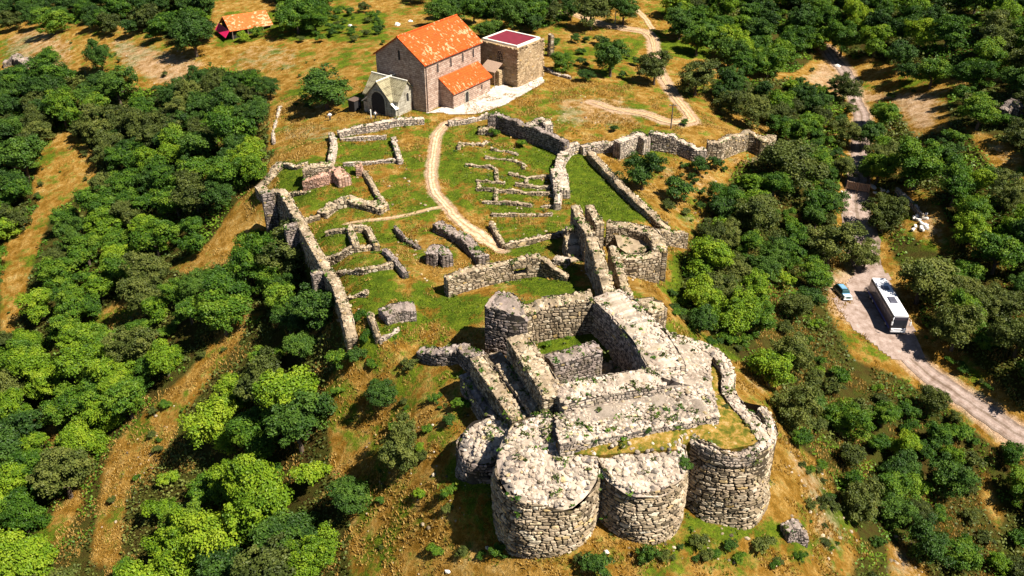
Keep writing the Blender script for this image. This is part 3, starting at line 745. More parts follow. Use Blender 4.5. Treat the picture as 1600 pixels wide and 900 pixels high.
def gable_roof(mb, x0, x1, y0, y1, zr, ze, ov=.35, t=.22, ym=None, mi=0, ends=True):
    """two slabs meeting at a ridge parallel to x"""
    ym = (y0 + y1) / 2 if ym is None else ym
    sl0 = (zr - ze) / (ym - y0); sl1 = (zr - ze) / (y1 - ym)
    for ya, s, zz in ((y0 - ov, sl0, ze - ov * sl0), (y1 + ov, sl1, ze - ov * sl1)):
        a = [(x0 - ov, ya, zz), (x1 + ov, ya, zz), (x1 + ov, ym, zr), (x0 - ov, ym, zr)]
        b = [(x, y, z + t) for x, y, z in a]
        mb.add(a + b, [(3, 2, 1, 0), (4, 5, 6, 7), (0, 1, 5, 4), (1, 2, 6, 5), (2, 3, 7, 6), (3, 0, 4, 7)], .5, mi)

def arch_opening(mb, w, h, n=10):
    """outline of a round-headed opening, x across, z up"""
    r = w / 2; pts = [(-r, 0), (r, 0)]
    for k in range(n + 1):
        a = math.pi * k / n; pts.append((r * math.cos(a), h - r + r * math.sin(a)))
    return pts

def arch_panel(w, h, depth, place, ring=.0):
    """dark recess panel plus a raised frame; place(x, z, out) -> local point"""
    o = arch_opening(None, w, h); mb = MB()
    mb.add([place(x, z, .02) for x, z in o], [tuple(range(len(o)))])
    return mb, o

def arch_frame(w, h, place, fw=.14, out=.09):
    o = arch_opening(None, w, h); c = [(x * (1 + 2 * fw / w), z + (fw if z > 0.01 else 0)) for x, z in o]
    mb = MB(); n = len(o)
    for i in range(1, n - 0):
        j = (i + 1) % n
        if i == 0: continue
        a, b, A_, B_ = o[i], o[j], c[i], c[j]
        q = [place(*a, out), place(*b, out), place(*B_, out), place(*A_, out)]; r_ = [place(*a, 0.0), place(*b, 0.0), place(*B_, 0.0), place(*A_, 0.0)]
        mb.add(q + r_, [(0, 1, 2, 3), (0, 4, 5, 1), (2, 6, 7, 3)])
    return mb

# main church
zb = P(666.7, 176)[2]
cor = P(666.7, 176)
ze = z_at(667.3, 101.2, cor[1])
C0 = np.array([*cor[:2], zb])
far = Pz(750.4, 65.3, ze); xd, Lc, rzc = frame_of(C0, far)
left = Pz(590.4, 82, ze); yd = np.array([-xd[1], xd[0]])
Wc = max(8.0, float((left[:2] - C0[:2]) @ yd))
mid = C0[:2] + yd * Wc / 2
zr = z_at(629.5, 58.7, mid[1])
He, Hr = ze - zb, zr - zb
church = empty("stone_church", C0, rzc)
tag(church, "tall pale stone church with steep orange tiled roof and a low tiled side chapel", "church")
mb = MB(); B = -2.0
mb.add([(0, 0, B), (Lc, 0, B), (Lc, Wc, B), (0, Wc, B), (0, 0, He), (Lc, 0, He), (Lc, Wc, He), (0, Wc, He), (0, Wc / 2, Hr), (Lc, Wc / 2, Hr)],
       [(0, 1, 5, 4), (1, 2, 6, 9, 5), (2, 3, 7, 6), (3, 0, 4, 8, 7)])
mb.build("wall", M['church'], church)
mb = MB(); gable_roof(mb, 0, Lc, 0, Wc, Hr + .03, He + .03, .4, .25)
roof = mb.build("roof", M['tile'], church)
mb = MB(); mb.tube([(-.42, Wc / 2, Hr + .3), (Lc + .42, Wc / 2, Hr + .3)], [.17, .17], 8); mb.build("ridge_cap", M['tile'], roof)
mb = MB(); mb.box(-.2, Lc + .2, -.28, -.05, He - .42, He - .12); mb.build("cornice", M['trim'], church)
mb = MB(); mb.tube([(.35, -.14, He - .3), (.35, -.14, -.5)], [.09, .09], 6); mb.build("downpipe", M['trim'], church)
for fx in (.22, .45, .665, .86):
    pl = lambda x, z, o, fx=fx: (Lc * fx + x, -o, He - 2.65 + z)
    mbp, _ = arch_panel(.5, 1.9, .1, pl); w_ = mbp.build("window", M['void'], church)
    arch_frame(.5, 1.9, pl, .12, .07).build("frame", M['church'], w_)
pl = lambda x, z, o: (-o, Wc * .5 - x, He - .2 + z)
mbp, _ = arch_panel(.6, 2.0, .1, pl); w_ = mbp.build("window", M['void'], church); arch_frame(.6, 2.0, pl, .12, .07).build("frame", M['church'], w_)
# side chapel along the sunny side
def to_loc(p): d = p[:2] - C0[:2]; return float(d @ xd), float(d @ yd)
ch0 = P(709, 171); lx0, ly0 = to_loc(ch0); ch1 = P(766.5, 142.8); lx1, _ = to_loc(ch1)
zc_e = z_at(710.8, 146.2, ch0[1]) - zb
tl = to_loc(Pz(681.5, 123, zb + zc_e + 2.2))
Dch = max(3.0, -ly0)
zc_r = z_at(681.5, 123, C0[1] + xd[1] * lx0) - zb
print("church L %.1f W %.1f He %.1f Hr %.1f chapel x %.1f..%.1f depth %.1f eave %.1f ridge %.1f zb %.2f" % (Lc, Wc, He, Hr, lx0, lx1, Dch, zc_e, zc_r, zb))
zc_e = min(max(zc_e, 2.6), 4.5); zc_r = max(zc_e + 1.0, min(zc_r, zc_e + 3.2))
x0c, x1c = lx0, min(lx1, Lc + 1)
mb = MB()
mb.add([(x0c, -Dch, B), (x1c, -Dch, B), (x1c, -.02, B), (x0c, -.02, B), (x0c, -Dch, zc_e), (x1c, -Dch, zc_e), (x1c, -.02, zc_r), (x0c, -.02, zc_r)],
       [(0, 1, 5, 4), (1, 2, 6, 5), (3, 0, 4, 7)])
chap = mb.build("chapel_wall", M['church'], church)
sl = (zc_r - zc_e) / Dch; mb = MB(); ov = .35
a = [(x0c - ov, -Dch - ov, zc_e - ov * sl + .03), (x1c + ov, -Dch - ov, zc_e - ov * sl + .03), (x1c + ov, -.03, zc_r + .03), (x0c - ov, -.03, zc_r + .03)]
mb.add(a + [(x, y, z + .22) for x, y, z in a], [(3, 2, 1, 0), (4, 5, 6, 7), (0, 1, 5, 4), (1, 2, 6, 5), (2, 3, 7, 6), (3, 0, 4, 7)])
mb.build("chapel_roof", M['tile'], church)
dx = to_loc(P(729.7, 160))[0]
pl = lambda x, z, o: (dx + x, -Dch - o, .1 + z)
mbp, _ = arch_panel(1.0, 2.4, .1, pl); w_ = mbp.build("door", M['void'], church); arch_frame(1.0, 2.4, pl, .2, .1).build("frame", M['porch'], w_)
pl = lambda x, z, o: (x0c + (x1c - x0c) * .76 + x, -Dch - o, 1.6 + z)
mbp, _ = arch_panel(.4, 1.0, .1, pl); w_ = mbp.build("window", M['void'], church); arch_frame(.4, 1.0, pl, .1, .07).build("frame", M['church'], w_)

# porch with crossing gables in front of the west front
pc = P(619, 184.5); zpb = pc[2]
pr = P(657, 178); plf = P(565, 179.5)
Wp = 6.6
ux, uy = xd, yd                                   # the porch follows the church axes
porch = empty("church_porch", (pc[0], pc[1], zpb), rzc)
tag(porch, "small yellowish stone porch with crossed gable roofs and a big dark arch", "porch")
Lp = float((pr[:2] - pc[:2]) @ xd); Wp = float((plf[:2] - pc[:2]) @ yd)
print('porch raw', Lp, Wp); Lp, Wp = 7.4, 9.0
fr = pc[:2] + yd * Wp / 2
hr = z_at(592, 128.5, fr[1]) - zpb; hr = min(max(hr, 6.0), 8.5); he = hr - 3.3; m_ = 1.3
print("porch L %.1f W %.1f ridge %.1f" % (Lp, Wp, hr))
mb = MB()
y0, y1, x0, x1 = m_, Wp - m_, m_ * .6, Lp - m_ * .6; ym, xm = Wp / 2, Lp / 2
mb.add([(0, y0, -1), (Lp, y0, -1), (Lp, y1, -1), (0, y1, -1), (0, y0, he), (Lp, y0, he), (Lp, y1, he), (0, y1, he), (0, ym, hr - .1), (Lp, ym, hr - .1)],
       [(0, 1, 5, 4), (1, 2, 6, 9, 5), (2, 3, 7, 6), (3, 0, 4, 8, 7)])
mb.add([(x0, 0, -1), (x1, 0, -1), (x1, Wp, -1), (x0, Wp, -1), (x0, 0, he), (x1, 0, he), (x1, Wp, he), (x0, Wp, he), (xm, 0, hr - .1), (xm, Wp, hr - .1)],
       [(3, 0, 4, 7), (0, 1, 5, 8, 4), (1, 2, 6, 5), (2, 3, 7, 9, 6)])
for xa, xb in ((.15, x0 + .3), (x1 - .3, Lp - .15)):
    for ya, yb in ((.15, y0 + .3), (y1 - .3, Wp - .15)): mb.box(xa, xb, ya, yb, -1, he - 1.6)
mb.build("wall", M['porch'], porch)
mb = MB(); gable_roof(mb, 0, Lp, y0, y1, hr, he, .3, .2); gable_roof2 = MB()
for s in (0, 1):                                  # cross ridge parallel to y
    ov = .3; slp = (hr - he) / (xm - x0); xa = x0 - ov if s == 0 else x1 + ov; zz = he - ov * slp
    a = [(xa, -ov, zz + .012), (xm, -ov, hr + .012), (xm, Wp + ov, hr + .012), (xa, Wp + ov, zz + .012)]
    mb.add(a + [(x, y, z + .2) for x, y, z in a], [(3, 2, 1, 0), (4, 5, 6, 7), (0, 1, 5, 4), (1, 2, 6, 5), (2, 3, 7, 6), (3, 0, 4, 7)])
prf = mb.build("roof", M['slab'], porch)
mb = MB()
mb.tube([(-.3, ym, hr + .22), (Lp + .3, ym, hr + .22)], [.13, .13], 6); mb.tube([(xm, -.3, hr + .23), (xm, Wp + .3, hr + .23)], [.13, .13], 6)
mb.build("ridge_stones", M['coping'], prf)
for ya, yb, out in ((-.12, y0 + .2, 1), (Wp + .12, y1 - .2, 1)):
    for xa, xb in ((-.15, x0 + .1), (x1 - .1, Lp + .15)):
        mb = MB(); z0 = he - 1.6; z1_ = he - .4
        a = [(xa, ya, z0), (xb, ya, z0), (xb, yb, z1_), (xa, yb, z1_)]
        mb.add(a + [(x, y, z + .18) for x, y, z in a], [(3, 2, 1, 0), (4, 5, 6, 7), (0, 1, 5, 4), (1, 2, 6, 5), (2, 3, 7, 6), (3, 0, 4, 7)]); mb.build("coping", M['coping'], porch)
pl = lambda x, z, o: (-o, ym - x, z)
mbp, _ = arch_panel(3.6, 4.6, .1, pl); w_ = mbp.build("archway", M['void'], porch); arch_frame(3.6, 4.6, pl, .4, .15).build("arch_ring", M['porch'], w_)
pl = lambda x, z, o: (xm + x, -o, 2.5 + z)
mbp, _ = arch_panel(.7, 1.7, .1, pl); w_ = mbp.build("window", M['void'], porch); arch_frame(.7, 1.7, pl, .35, .12).build("frame", M['porch'], w_)
pl = lambda x, z, o: (xm + 1.5 + x, -o, .1 + z)
mbp, _ = arch_panel(.9, 1.9, .1, pl); mbp.build("niche", M['trim'], porch)

# square tower with the maroon roof
tb = P(805, 137); ztb = tb[2]; T0 = tb
zt = z_at(809, 76.7, tb[1])
tr_ = Pz(849.6, 60.6, zt); tl_ = Pz(760.8, 57.8, zt); T0 = np.array([*Pz(809, 76.7, zt)[:2], ztb])
xd2, Lt, rzt = frame_of(T0, tr_); yd2 = np.array([-xd2[1], xd2[0]]); Wt = float((tl_[:2] - T0[:2]) @ yd2); Ht = zt - ztb
Wt = max(4.5, Wt)
print("tower L %.1f W %.1f H %.1f rz %.0f church rz %.0f" % (Lt, Wt, Ht, math.degrees(rzt), math.degrees(rzc)))
tw = empty("bell_tower", T0, rzt)
tag(tw, "square ochre stone tower with flat maroon roof inside a pale parapet", "tower")
mb = MB()
mb.add([(0, 0, -2), (Lt, 0, -2), (Lt, Wt, -2), (0, Wt, -2), (0, 0, Ht), (Lt, 0, Ht), (Lt, Wt, Ht), (0, Wt, Ht)], [(0, 1, 5, 4), (1, 2, 6, 5), (2, 3, 7, 6), (3, 0, 4, 7), (4, 5, 6, 7)])
for k in range(60):                               # weathered blocks breaking the edges
    q = rng.choice([(rng.uniform(0, Lt), 0), (0, rng.uniform(0, Wt)), (Lt, rng.uniform(0, Wt))]); rock(mb, (q[0], q[1], Ht - rng.uniform(-.05, .2)), .35, .3, .18)
for k in range(16): rock(mb, (rng.uniform(-.03, .05), rng.uniform(-.03, .05), rng.uniform(0, Ht)), .3, .3, .2); rock(mb, (Lt + rng.uniform(-.05, .03), rng.uniform(-.03, .05), rng.uniform(0, Ht)), .3, .3, .2)
lay(mb, (0, 0, -1), (1, 0, 0), Lt, Ht + 1, (0, -1, 0)); lay(mb, (0, Wt, -1), (0, -1, 0), Wt, Ht + 1, (-1, 0, 0)); lay(mb, (Lt, 0, -1), (0, 1, 0), Wt, Ht + 1, (1, 0, 0))
mb.build("wall", M['ochre_stone'], tw)
mb = MB(); e = .55; i = .55 + .45
for xa, xb, ya, yb in ((e, Lt - e, e, i), (e, Lt - e, Wt - i, Wt - e), (e, i, i, Wt - i), (Lt - i, Lt - e, i, Wt - i)): mb.box(xa, xb, ya, yb, Ht - .05, Ht + .42)
mb.build("parapet", M['coping'], tw)
mb = MB(); mb.add([(i, i, Ht + .2), (Lt - i, i, Ht + .2), (Lt - i, Wt - i, Ht + .32), (i, Wt - i, Ht + .32)], [(0, 1, 2, 3)]); mb.build("roof", M['red_roof'], tw)
pl = lambda x, z, o: (-o, Wt * .45 - x, Ht * .55 + z)
mbp, _ = arch_panel(1.6, 2.6, .1, pl); w_ = mbp.build("archway", M['void'], tw); arch_frame(1.6, 2.6, pl, .25, .1).build("arch_ring", M['tower'], w_)
pl = lambda x, z, o: (-o, Wt * .55 - x, .2 + z)
mbp, _ = arch_panel(1.2, 2.2, .1, pl); w_ = mbp.build("door", M['void'], tw); arch_frame(1.2, 2.2, pl, .22, .1).build("frame", M['tower'], w_)
# low link building with a slanting metal canopy between church and tower
lk = P(785, 133); q = empty("low_annex", (lk[0], lk[1], lk[2]), rzt)
tag(q, "low stone annex with a slanting grey canopy between church and tower", "annex")
mb = MB(); mb.box(-1.2, 2.4, 0, 4, -1, 3.4); mb.build("wall", M['tower'], q)
mb = MB(); a = [(-3.2, -.4, 3.6), (-.4, -.4, 5.0), (-.4, 3.8, 5.0), (-3.2, 3.8, 3.6)]; mb.add(a + [(x, y, z + .12) for x, y, z in a], [(3, 2, 1, 0), (4, 5, 6, 7), (0, 1, 5, 4), (1, 2, 6, 5), (2, 3, 7, 6), (3, 0, 4, 7)]); mb.build("canopy", M['wood'], q)
mb = MB(); mb.tube([(-3.1, -.3, -1), (-3.1, -.3, 3.6)], [.07, .07], 6); mb.build("post", M['wood'], q)

# white paving beside the church
def sheet(name, px, mat, label, cat, lift, step=.8):
    pw = poly_w(px); lo, hi = pw.min(0), pw.max(0); mb = MB()
    nx, ny = int((hi[0] - lo[0]) / step) + 2, int((hi[1] - lo[1]) / step) + 2
    gx, gy = np.meshgrid(lo[0] + np.arange(nx) * step, lo[1] + np.arange(ny) * step); g = np.stack([gx.ravel(), gy.ravel()], 1); z = Z(g[:, 0], g[:, 1]) + lift
    ok = inside(g, pw); fs = []
    for j in range(ny - 1):
        for i2 in range(nx - 1):
            f = (j * nx + i2, j * nx + i2 + 1, (j + 1) * nx + i2 + 1, (j + 1) * nx + i2)
            if sum(ok[k] for k in f) >= 3: fs.append(f)
    mb.add(np.column_stack([g, z]), fs); return tag(mb.build(name, mat, origin=(0, 0, 0), smooth=True), label, cat, kind="structure")
sheet("pavement", [(664, 178), (690, 176), (706, 180), (742, 179), (790, 164), (818, 148), (852, 128), (846, 118), (800, 138), (780, 130), (766, 140)], M['paving'], "bright white paving along the church wall", "pavement", .09, .28)

sheet("gravel_area", [(1298, 470), (1325, 440), (1345, 412), (1362, 398), (1390, 430), (1445, 560), (1398, 566), (1330, 512)], M['road'], "gravel widening of the road where coach and car stand", "gravel", .065, .5)
# house with the orange roof, upper left
hb = P(352, 62); hz = hb[2]
A_ = P(360, 48, 2.6); Bq = P(423, 28, 2.6); xh, Lh, rzh = frame_of(A_, Bq)
house = empty("small_house", (A_[0], A_[1], A_[2] - 2.6), rzh)
tag(house, "little house among trees with pale orange roof and a magenta gable", "house")
Dh = 9.0
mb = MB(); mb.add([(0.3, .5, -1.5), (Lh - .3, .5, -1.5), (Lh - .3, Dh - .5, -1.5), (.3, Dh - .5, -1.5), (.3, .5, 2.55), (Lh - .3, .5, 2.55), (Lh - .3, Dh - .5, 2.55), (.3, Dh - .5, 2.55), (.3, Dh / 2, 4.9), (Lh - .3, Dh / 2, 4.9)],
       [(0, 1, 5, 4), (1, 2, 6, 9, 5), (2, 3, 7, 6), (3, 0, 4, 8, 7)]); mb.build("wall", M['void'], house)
mb = MB(); gable_roof(mb, 0, Lh, 0, Dh, 5.3, 2.6, .3, .15); mb.build("roof", M['tile2'], house)
mb = MB(); a = [(-1.7, -.2, .9), (-.35, -.2, 2.6), (-.35, Dh, 2.6), (-1.7, Dh, .9)]; mb.add(a + [(x, y, z + .1) for x, y, z in a], [(3, 2, 1, 0), (4, 5, 6, 7), (0, 1, 5, 4), (1, 2, 6, 5), (2, 3, 7, 6), (3, 0, 4, 7)]); mb.build("gable_sheet", M['magenta'], house)
mb = MB()
for k in range(6): mb.tube([(.4 + k * (Lh - .8) / 5, -.1, -1.5), (.4 + k * (Lh - .8) / 5, -.1, 2.45)], [.07, .07], 6)
mb.build("veranda_posts", M['wood'], house)

# ---------------------------------------------------------------- the keep
G = M['grey_stone']; PS = M['pale_stone']; ST = M['stone']
def lin(a, b): return [a, b]
keep = empty("castle_keep", (*Pz(940, 590, 3)[:2], 2.0))
tag(keep, "roofless square keep with thick bright wall tops and a deep green pit inside", "keep")
KO = keep.location
def kpart(name, fn, mat): mb = MB(); fn(mb); return mb.build(name, mat, parent=keep, origin=KO)
kpart("north_wall", lambda mb: wall(mb, zp([(815, 482, 6.2), (829, 481, 5.9), (862, 470, 6.6), (925, 459, 7.4)]), 2.6, base=-1.0, rag=.3, sh=.42), ST)
def nwm(mb): wall(mb, zp([(768, 466, 7.2), (785, 464, 7.8), (806, 472, 7.4), (822, 486, 6.0)]), 4.0, base=-1.5, rag=.45, sh=.45, sw=.75, top_rocks=1.2)
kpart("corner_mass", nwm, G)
def ew(mb):
    inner = zp([(918, 460, 7.3), (951, 490, 7.0), (987, 532, 6.6), (1012, 578, 6.3)]); c = [p + np.array([2.3, .5, 0]) for p in inner]
    wall(mb, c, 4.6, base=-1.0, rag=.2, top_rocks=1.3)
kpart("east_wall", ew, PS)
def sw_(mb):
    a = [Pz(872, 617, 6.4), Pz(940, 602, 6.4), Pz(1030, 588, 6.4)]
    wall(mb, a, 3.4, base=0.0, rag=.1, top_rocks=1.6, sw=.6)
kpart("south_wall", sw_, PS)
kpart("west_wall", lambda mb: wall(mb, zp([(808, 526, 6.2), (828, 556, 6.2), (850, 590, 6.3), (866, 618, 6.4)]), 2.6, base=-3.0, rag=.2), ST)
kpart("cross_wall", lambda mb: wall(mb, zp([(858, 562, 4.8), (895, 551, 4.8), (935, 541, 4.8)]), 2.4, base=-.5, rag=.12), G)
def plat(mb):
    p3 = zp([(873, 689, 5.0), (868, 655, 5.1), (878, 638, 5.2), (1040, 603, 5.2), (1090, 600, 5.1), (1122, 646, 4.9), (1050, 660, 4.9), (960, 677, 4.9)])
    slab_top(mb, p3, -2.0); f = plane_fit(p3); paved(mb, p3, lambda x, y: f(x, y) + .02, .36, .24, None, .4)
    ring = list(p3) + [p3[0]]
    wall(mb, np.array(ring)[[5, 6, 7, 0]] , .8, base=2.0, rag=.05, top_rocks=.8, closed_ends=False)
kpart("south_platform", plat, PS)
def apron(mb):
    p3 = zp([(935, 470, 7.0), (962, 464, 6.7), (985, 470, 6.2), (1012, 498, 5.6), (1040, 522, 5.0), (1082, 540, 4.4), (1110, 560, 4.2), (1112, 600, 4.6), (1124, 648, 4.8), (1085, 604, 5.1), (1040, 592, 6.0), (1016, 576, 6.4), (990, 532, 6.8), (956, 492, 7.0)])
    slab_top(mb, p3, -3.0, .3)
    from mathutils.geometry import tessellate_polygon
    def zf(x, y):
        d = np.hypot(p3a[:, 0] - x, p3a[:, 1] - y); w = 1 / (d + .4) ** 3; return float((w * p3a[:, 2]).sum() / w.sum())
    p3a = np.array(p3); paved(mb, p3, lambda x, y: zf(x, y) + .0, .4, .27, None, .5)
    wall(mb, p3[1:7], 1.4, base=-5.5, rag=.15, closed_ends=True)
kpart("rubble_apron", apron, PS)
def kfloor(mb):
    p3 = zp([(800, 515, 1.2), (925, 500, 1.2), (1010, 590, 1.0), (880, 610, 1.0)]); slab_top(mb, p3, -2, .3)
    f = plane_fit(p3)
    pit = [Pz(a, b, 1.1)[:2] for a, b in ((865, 575), (940, 555), (1000, 585), (890, 600))]
    paved(mb, pit, lambda x, y: f(x, y), .55, .35)
kpart("pit_floor", kfloor, ST)
def terr(mb):                                     # stepped rubble terraces west of the keep
    a = zp([(752, 556, 2.6), (782, 548, 3.3), (812, 586, 3.4), (866, 655, 3.6), (868, 692, 3.6), (828, 705, 2.6), (790, 650, 2.3), (768, 615, 2.4)])
    slab_top(mb, a, -6, .2); aa = np.array(a)
    def zf(x, y):
        d = np.hypot(aa[:, 0] - x, aa[:, 1] - y); w = 1 / (d + .3) ** 3; return float((w * aa[:, 2]).sum() / w.sum())
    paved(mb, a, lambda x, y: zf(x, y) - .05, .7, .34, None, .5)
kpart("west_terrace", terr, ST)
kpart("terrace_wall", lambda mb: wall(mb, zp([(783, 568, 3.4), (812, 606, 3.5), (842, 646, 3.7), (866, 686, 3.9)]), 1.5, base=-4.0, rag=.2), ST)
kpart("terrace_wall", lambda mb: wall(mb, zp([(745, 560, 3.0), (768, 590, 3.0), (795, 632, 2.9), (820, 668, 2.8), (842, 697, 2.8)]), 1.7, base=-8.0, rag=.25), ST)
kpart("terrace_wall", lambda mb: wall(mb, zp([(727, 585, .2), (744, 612, .2), (768, 645, .4), (790, 680, .6), (812, 712, .8)]), 1.3, base=-10.0, rag=.3), G)
# broken outworks to the west of the keep
ruin("broken_outwork", [(zp([(657, 541, -1.0), (690, 551, -.6), (722, 542, .8), (750, 559, 1.6)]), 1.8, dict(base=-9.0, rag=.6, sh=.42))], G, "broken dark outer wall stub below the keep's west side", sink=.8)
ruin("square_wall_stub", [(hp([(1003, 478), (1018, 474), (1030, 486)], 4.5), 3.6, dict(rag=.3))], ST, "squat pale wall stub beside the bright apron of the keep")

# bastion terrace and the curved curtain round it
bast = empty("curved_bastion", (*Pz(1130, 640, 3)[:2], 0)); BO = bast.location
tag(bast, "curved pale curtain wall holding a grassy terrace above the round towers", "bastion wall")
mb = MB(); cv = smooth_pl(zp([(1048, 524, 4.6), (1090, 536, 4.3), (1122, 553, 4.2), (1141, 580, 4.0), (1136, 606, 3.9), (1148, 628, 3.8), (1176, 655, 3.7), (1196, 684, 3.6)]))
wall(mb, cv, 1.5, base=-9.5, rag=.15, top_rocks=1.4); mb.build("curtain_wall", PS, bast, BO)
mb = MB(); tp = zp([(1100, 556, 3.4), (1128, 585, 3.4), (1122, 612, 3.4), (1150, 640, 3.35), (1180, 660, 3.3), (1192, 680, 3.3), (1180, 694, 3.3), (1140, 702, 3.3), (1100, 697, 3.35), (1078, 688, 3.4), (1060, 702, 3.4), (1000, 705, 3.4), (930, 712, 3.4), (880, 706, 3.4), (868, 690, 4.2), (960, 678, 4.6), (1060, 660, 4.4), (1120, 648, 4.0)])
slab_top(mb, tp, -6, .5); mb.build("terrace_fill", dirt_mat("terrace_soil", [(0.3, (0.05, 0.065, 0.008)), (0.45, (0.12, 0.12, 0.015)), (0.55, (0.28, 0.17, 0.035)), (0.66, (0.4, 0.28, 0.12)), (0.78, (0.46, 0.38, 0.28))], 1.1), bast, BO)
mb = MB(); ta = np.array(tp)
def tzf(x, y):
    d = np.hypot(ta[:, 0] - x, ta[:, 1] - y); w = 1 / (d + .3) ** 3; return float((w * ta[:, 2]).sum() / w.sum())
lo = np.array([Pz(*p, 3.3)[:2] for p in ((880, 690), (990, 672), (1070, 660), (1130, 660), (1100, 690), (1070, 704), (930, 712))])
paved(mb, lo, lambda x, y: tzf(x, y), .8, .3, None, .7); tag(mb.build("fallen_rubble", PS, bast, BO), kind="stuff")

def round_tower(name, cx, cy, zc, r_top, r_bot, zbase, rim, label, mat, fill=None, sh=.34, sw=.68):
    c = Pz(cx, cy, zc); mb = MB()
    drum(mb, c, r_top, r_bot, rim, zbase, sw=sw, sh=sh, cap=False)
    o = empty(name, (c[0], c[1], zbase)); tag(o, label, "round tower", "round towers along the castle's outer wall")
    mb.build("tower_wall", mat, parent=o, origin=o.location)
    if fill:
        mb = MB(); fill(mb, c, r_top); mb.build("rubble_top", PS, parent=o, origin=o.location)
    return c
def heap(z_of, n, dens=.33):
    def f(mb, c, r):
        K, Q = 8, 28; vs = [(c[0], c[1], z_of(0, 0))]; fs = []
        for k in range(1, K + 1):
            for q in range(Q):
                a = 2 * math.pi * q / Q; rr = (r + .3) * k / K; x, y = rr * math.cos(a), rr * math.sin(a); vs.append((c[0] + x, c[1] + y, z_of(x, y) - (.35 if k == K else 0) + float(vnoise(c[0] + x, c[1] + y, 1.1, 8)) * .5))
        for q in range(Q): fs.append((0, 1 + q, 1 + (q + 1) % Q))
        for k in range(K - 1):
            for q in range(Q): fs.append((1 + k * Q + q, 1 + (k + 1) * Q + q, 1 + (k + 1) * Q + (q + 1) % Q, 1 + k * Q + (q + 1) % Q))
        [mb.add([vs[i] for i in f], [tuple(range(len(f)))], min(.8, max(.15, rng.gauss(.45, .16)))) for f in fs]
        for _ in range(n * 2):
            a = rng.uniform(0, 6.283); rr = (r + .05) * math.sqrt(rng.random()); x, y = rr * math.cos(a), rr * math.sin(a); s = rng.uniform(.12, .34) * rng.choice([1, 1, 1.5])
            rock(mb, (c[0] + x, c[1] + y, z_of(x, y) + float(vnoise(c[0] + x, c[1] + y, 1.1, 8)) * .5), s, s * .8, s * .55)
    return f
sl1 = lambda x, y: 1.6 + .33 * (y + 4)
round_tower("round_tower", 856, 728, 2.0, 5.1, 5.7, -7, lambda a: sl1(5.1 * math.cos(a), 5.1 * math.sin(a)) - .1 + .3 * math.sin(3 * a + 1), "leftmost big drum tower of the front row, bright rubble sloping over its top", M['stone'], heap(sl1, 330))
sl2 = lambda x, y: 1.9 + .3 * (y + 4)
round_tower("round_tower", 1003, 708, 3.0, 4.55, 4.9, -6.5, lambda a: sl2(4.5 * math.cos(a), 4.5 * math.sin(a)) - .1 + .3 * math.sin(4 * a), "middle drum tower of the front row, darker, with pale stones heaped on top", M['stone'], heap(sl2, 260))
T3o = round_tower("round_tower", 1136, 664, 3.2, 5.1, 5.5, -9.0, lambda a: 3.3 + .25 * math.sin(5 * a) + .3 * math.sin(2 * a), "rightmost drum tower of the front row with clean coursed walls and grass on top", M['stone'], None, .36, .75)
c3 = Pz(1136, 664, 3.2)
mb = MB(); ringp = [(c3[0] + 4.75 * math.cos(a), c3[1] + 4.75 * math.sin(a), 3.5 + .25 * math.sin(5 * a)) for a in np.linspace(-2.9, .5, 30)]
wall(mb, ringp, .9, base=2.0, rag=.12, top_rocks=1.5); T3e = bpy.data.objects["round_tower.002"]; mb.build("rim", PS, T3e, T3e.location)
sl4 = lambda x, y: .3 + .42 * x + .22 * y
round_tower("round_tower", 758, 688, 0.0, 2.75, 3.2, -7.5, lambda a: sl4(2.75 * math.cos(a), 2.75 * math.sin(a)), "narrow grey drum with a slanting top at the castle's left corner", G, heap(lambda x, y: sl4(x, y) - .02, 110), .4, .6)

# ---------------------------------------------------------------- gatehouse walls and D-shaped tower east
gate = empty("gatehouse_ruin", (*P(940, 400)[:2], -1)); GO = gate.location
tag(gate, "tall parallel gatehouse walls with a narrow dark passage, in the middle of the ruins", "gatehouse")
def gpart(name, pts, th, mat=ST, **k): mb = MB(); wall(mb, pts, th, **k); return mb.build(name, mat, parent=gate, origin=GO)
gpart("passage_wall", zp([(899, 320, 6.0), (909, 344, 5.8), (922, 366, 5.6)]), 1.3, base=-1.5, rag=.4)
gpart("passage_wall", zp([(921, 320, 5.4), (931, 338, 5.0), (938, 350, 4.6)]), 1.3, base=-1.5, rag=.2)
gpart("passage_wall", zp([(925, 370, 6.2), (936, 400, 6.4), (945, 432, 6.2), (957, 467, 6.4)]), 1.6, base=-2.0, rag=.45)
gpart("passage_wall", zp([(957, 386, 4.4), (966, 412, 4.4), (975, 440, 4.4), (984, 468, 4.4)]), 1.1, base=-3.5, rag=.2)
gpart("stair_slab", zp([(893, 358, 4.2), (897, 382, 2.6), (902, 408, 1.0)]), 2.4, base=-1.2, rag=.03, top_rocks=.5)
gpart("stair_head", zp([(884, 357, 4.4), (906, 353, 4.6)]), 1.2, base=-1.2, rag=.1)
dt = empty("d_shaped_tower", (*P(1000, 400)[:2], -5)); DO = dt.location
tag(dt, "open D-shaped stone tower with a tall lit face, right of the gatehouse walls", "tower")
mb = MB(); wall(mb, zp([(948, 349, 3.6), (985, 353, 3.4), (1015, 361, 3.2), (1030, 378, 3.0), (1031, 392, 2.8)]), 2.2, base=-6.0, rag=.15); mb.build("outer_wall", ST, dt, DO)
mb = MB(); wall(mb, zp([(1030, 394, 2.8), (1008, 400, 2.6), (985, 402, 2.8), (968, 398, 3.2)]), 1.6, base=-7.0, rag=.15); mb.build("front_wall", ST, dt, DO)
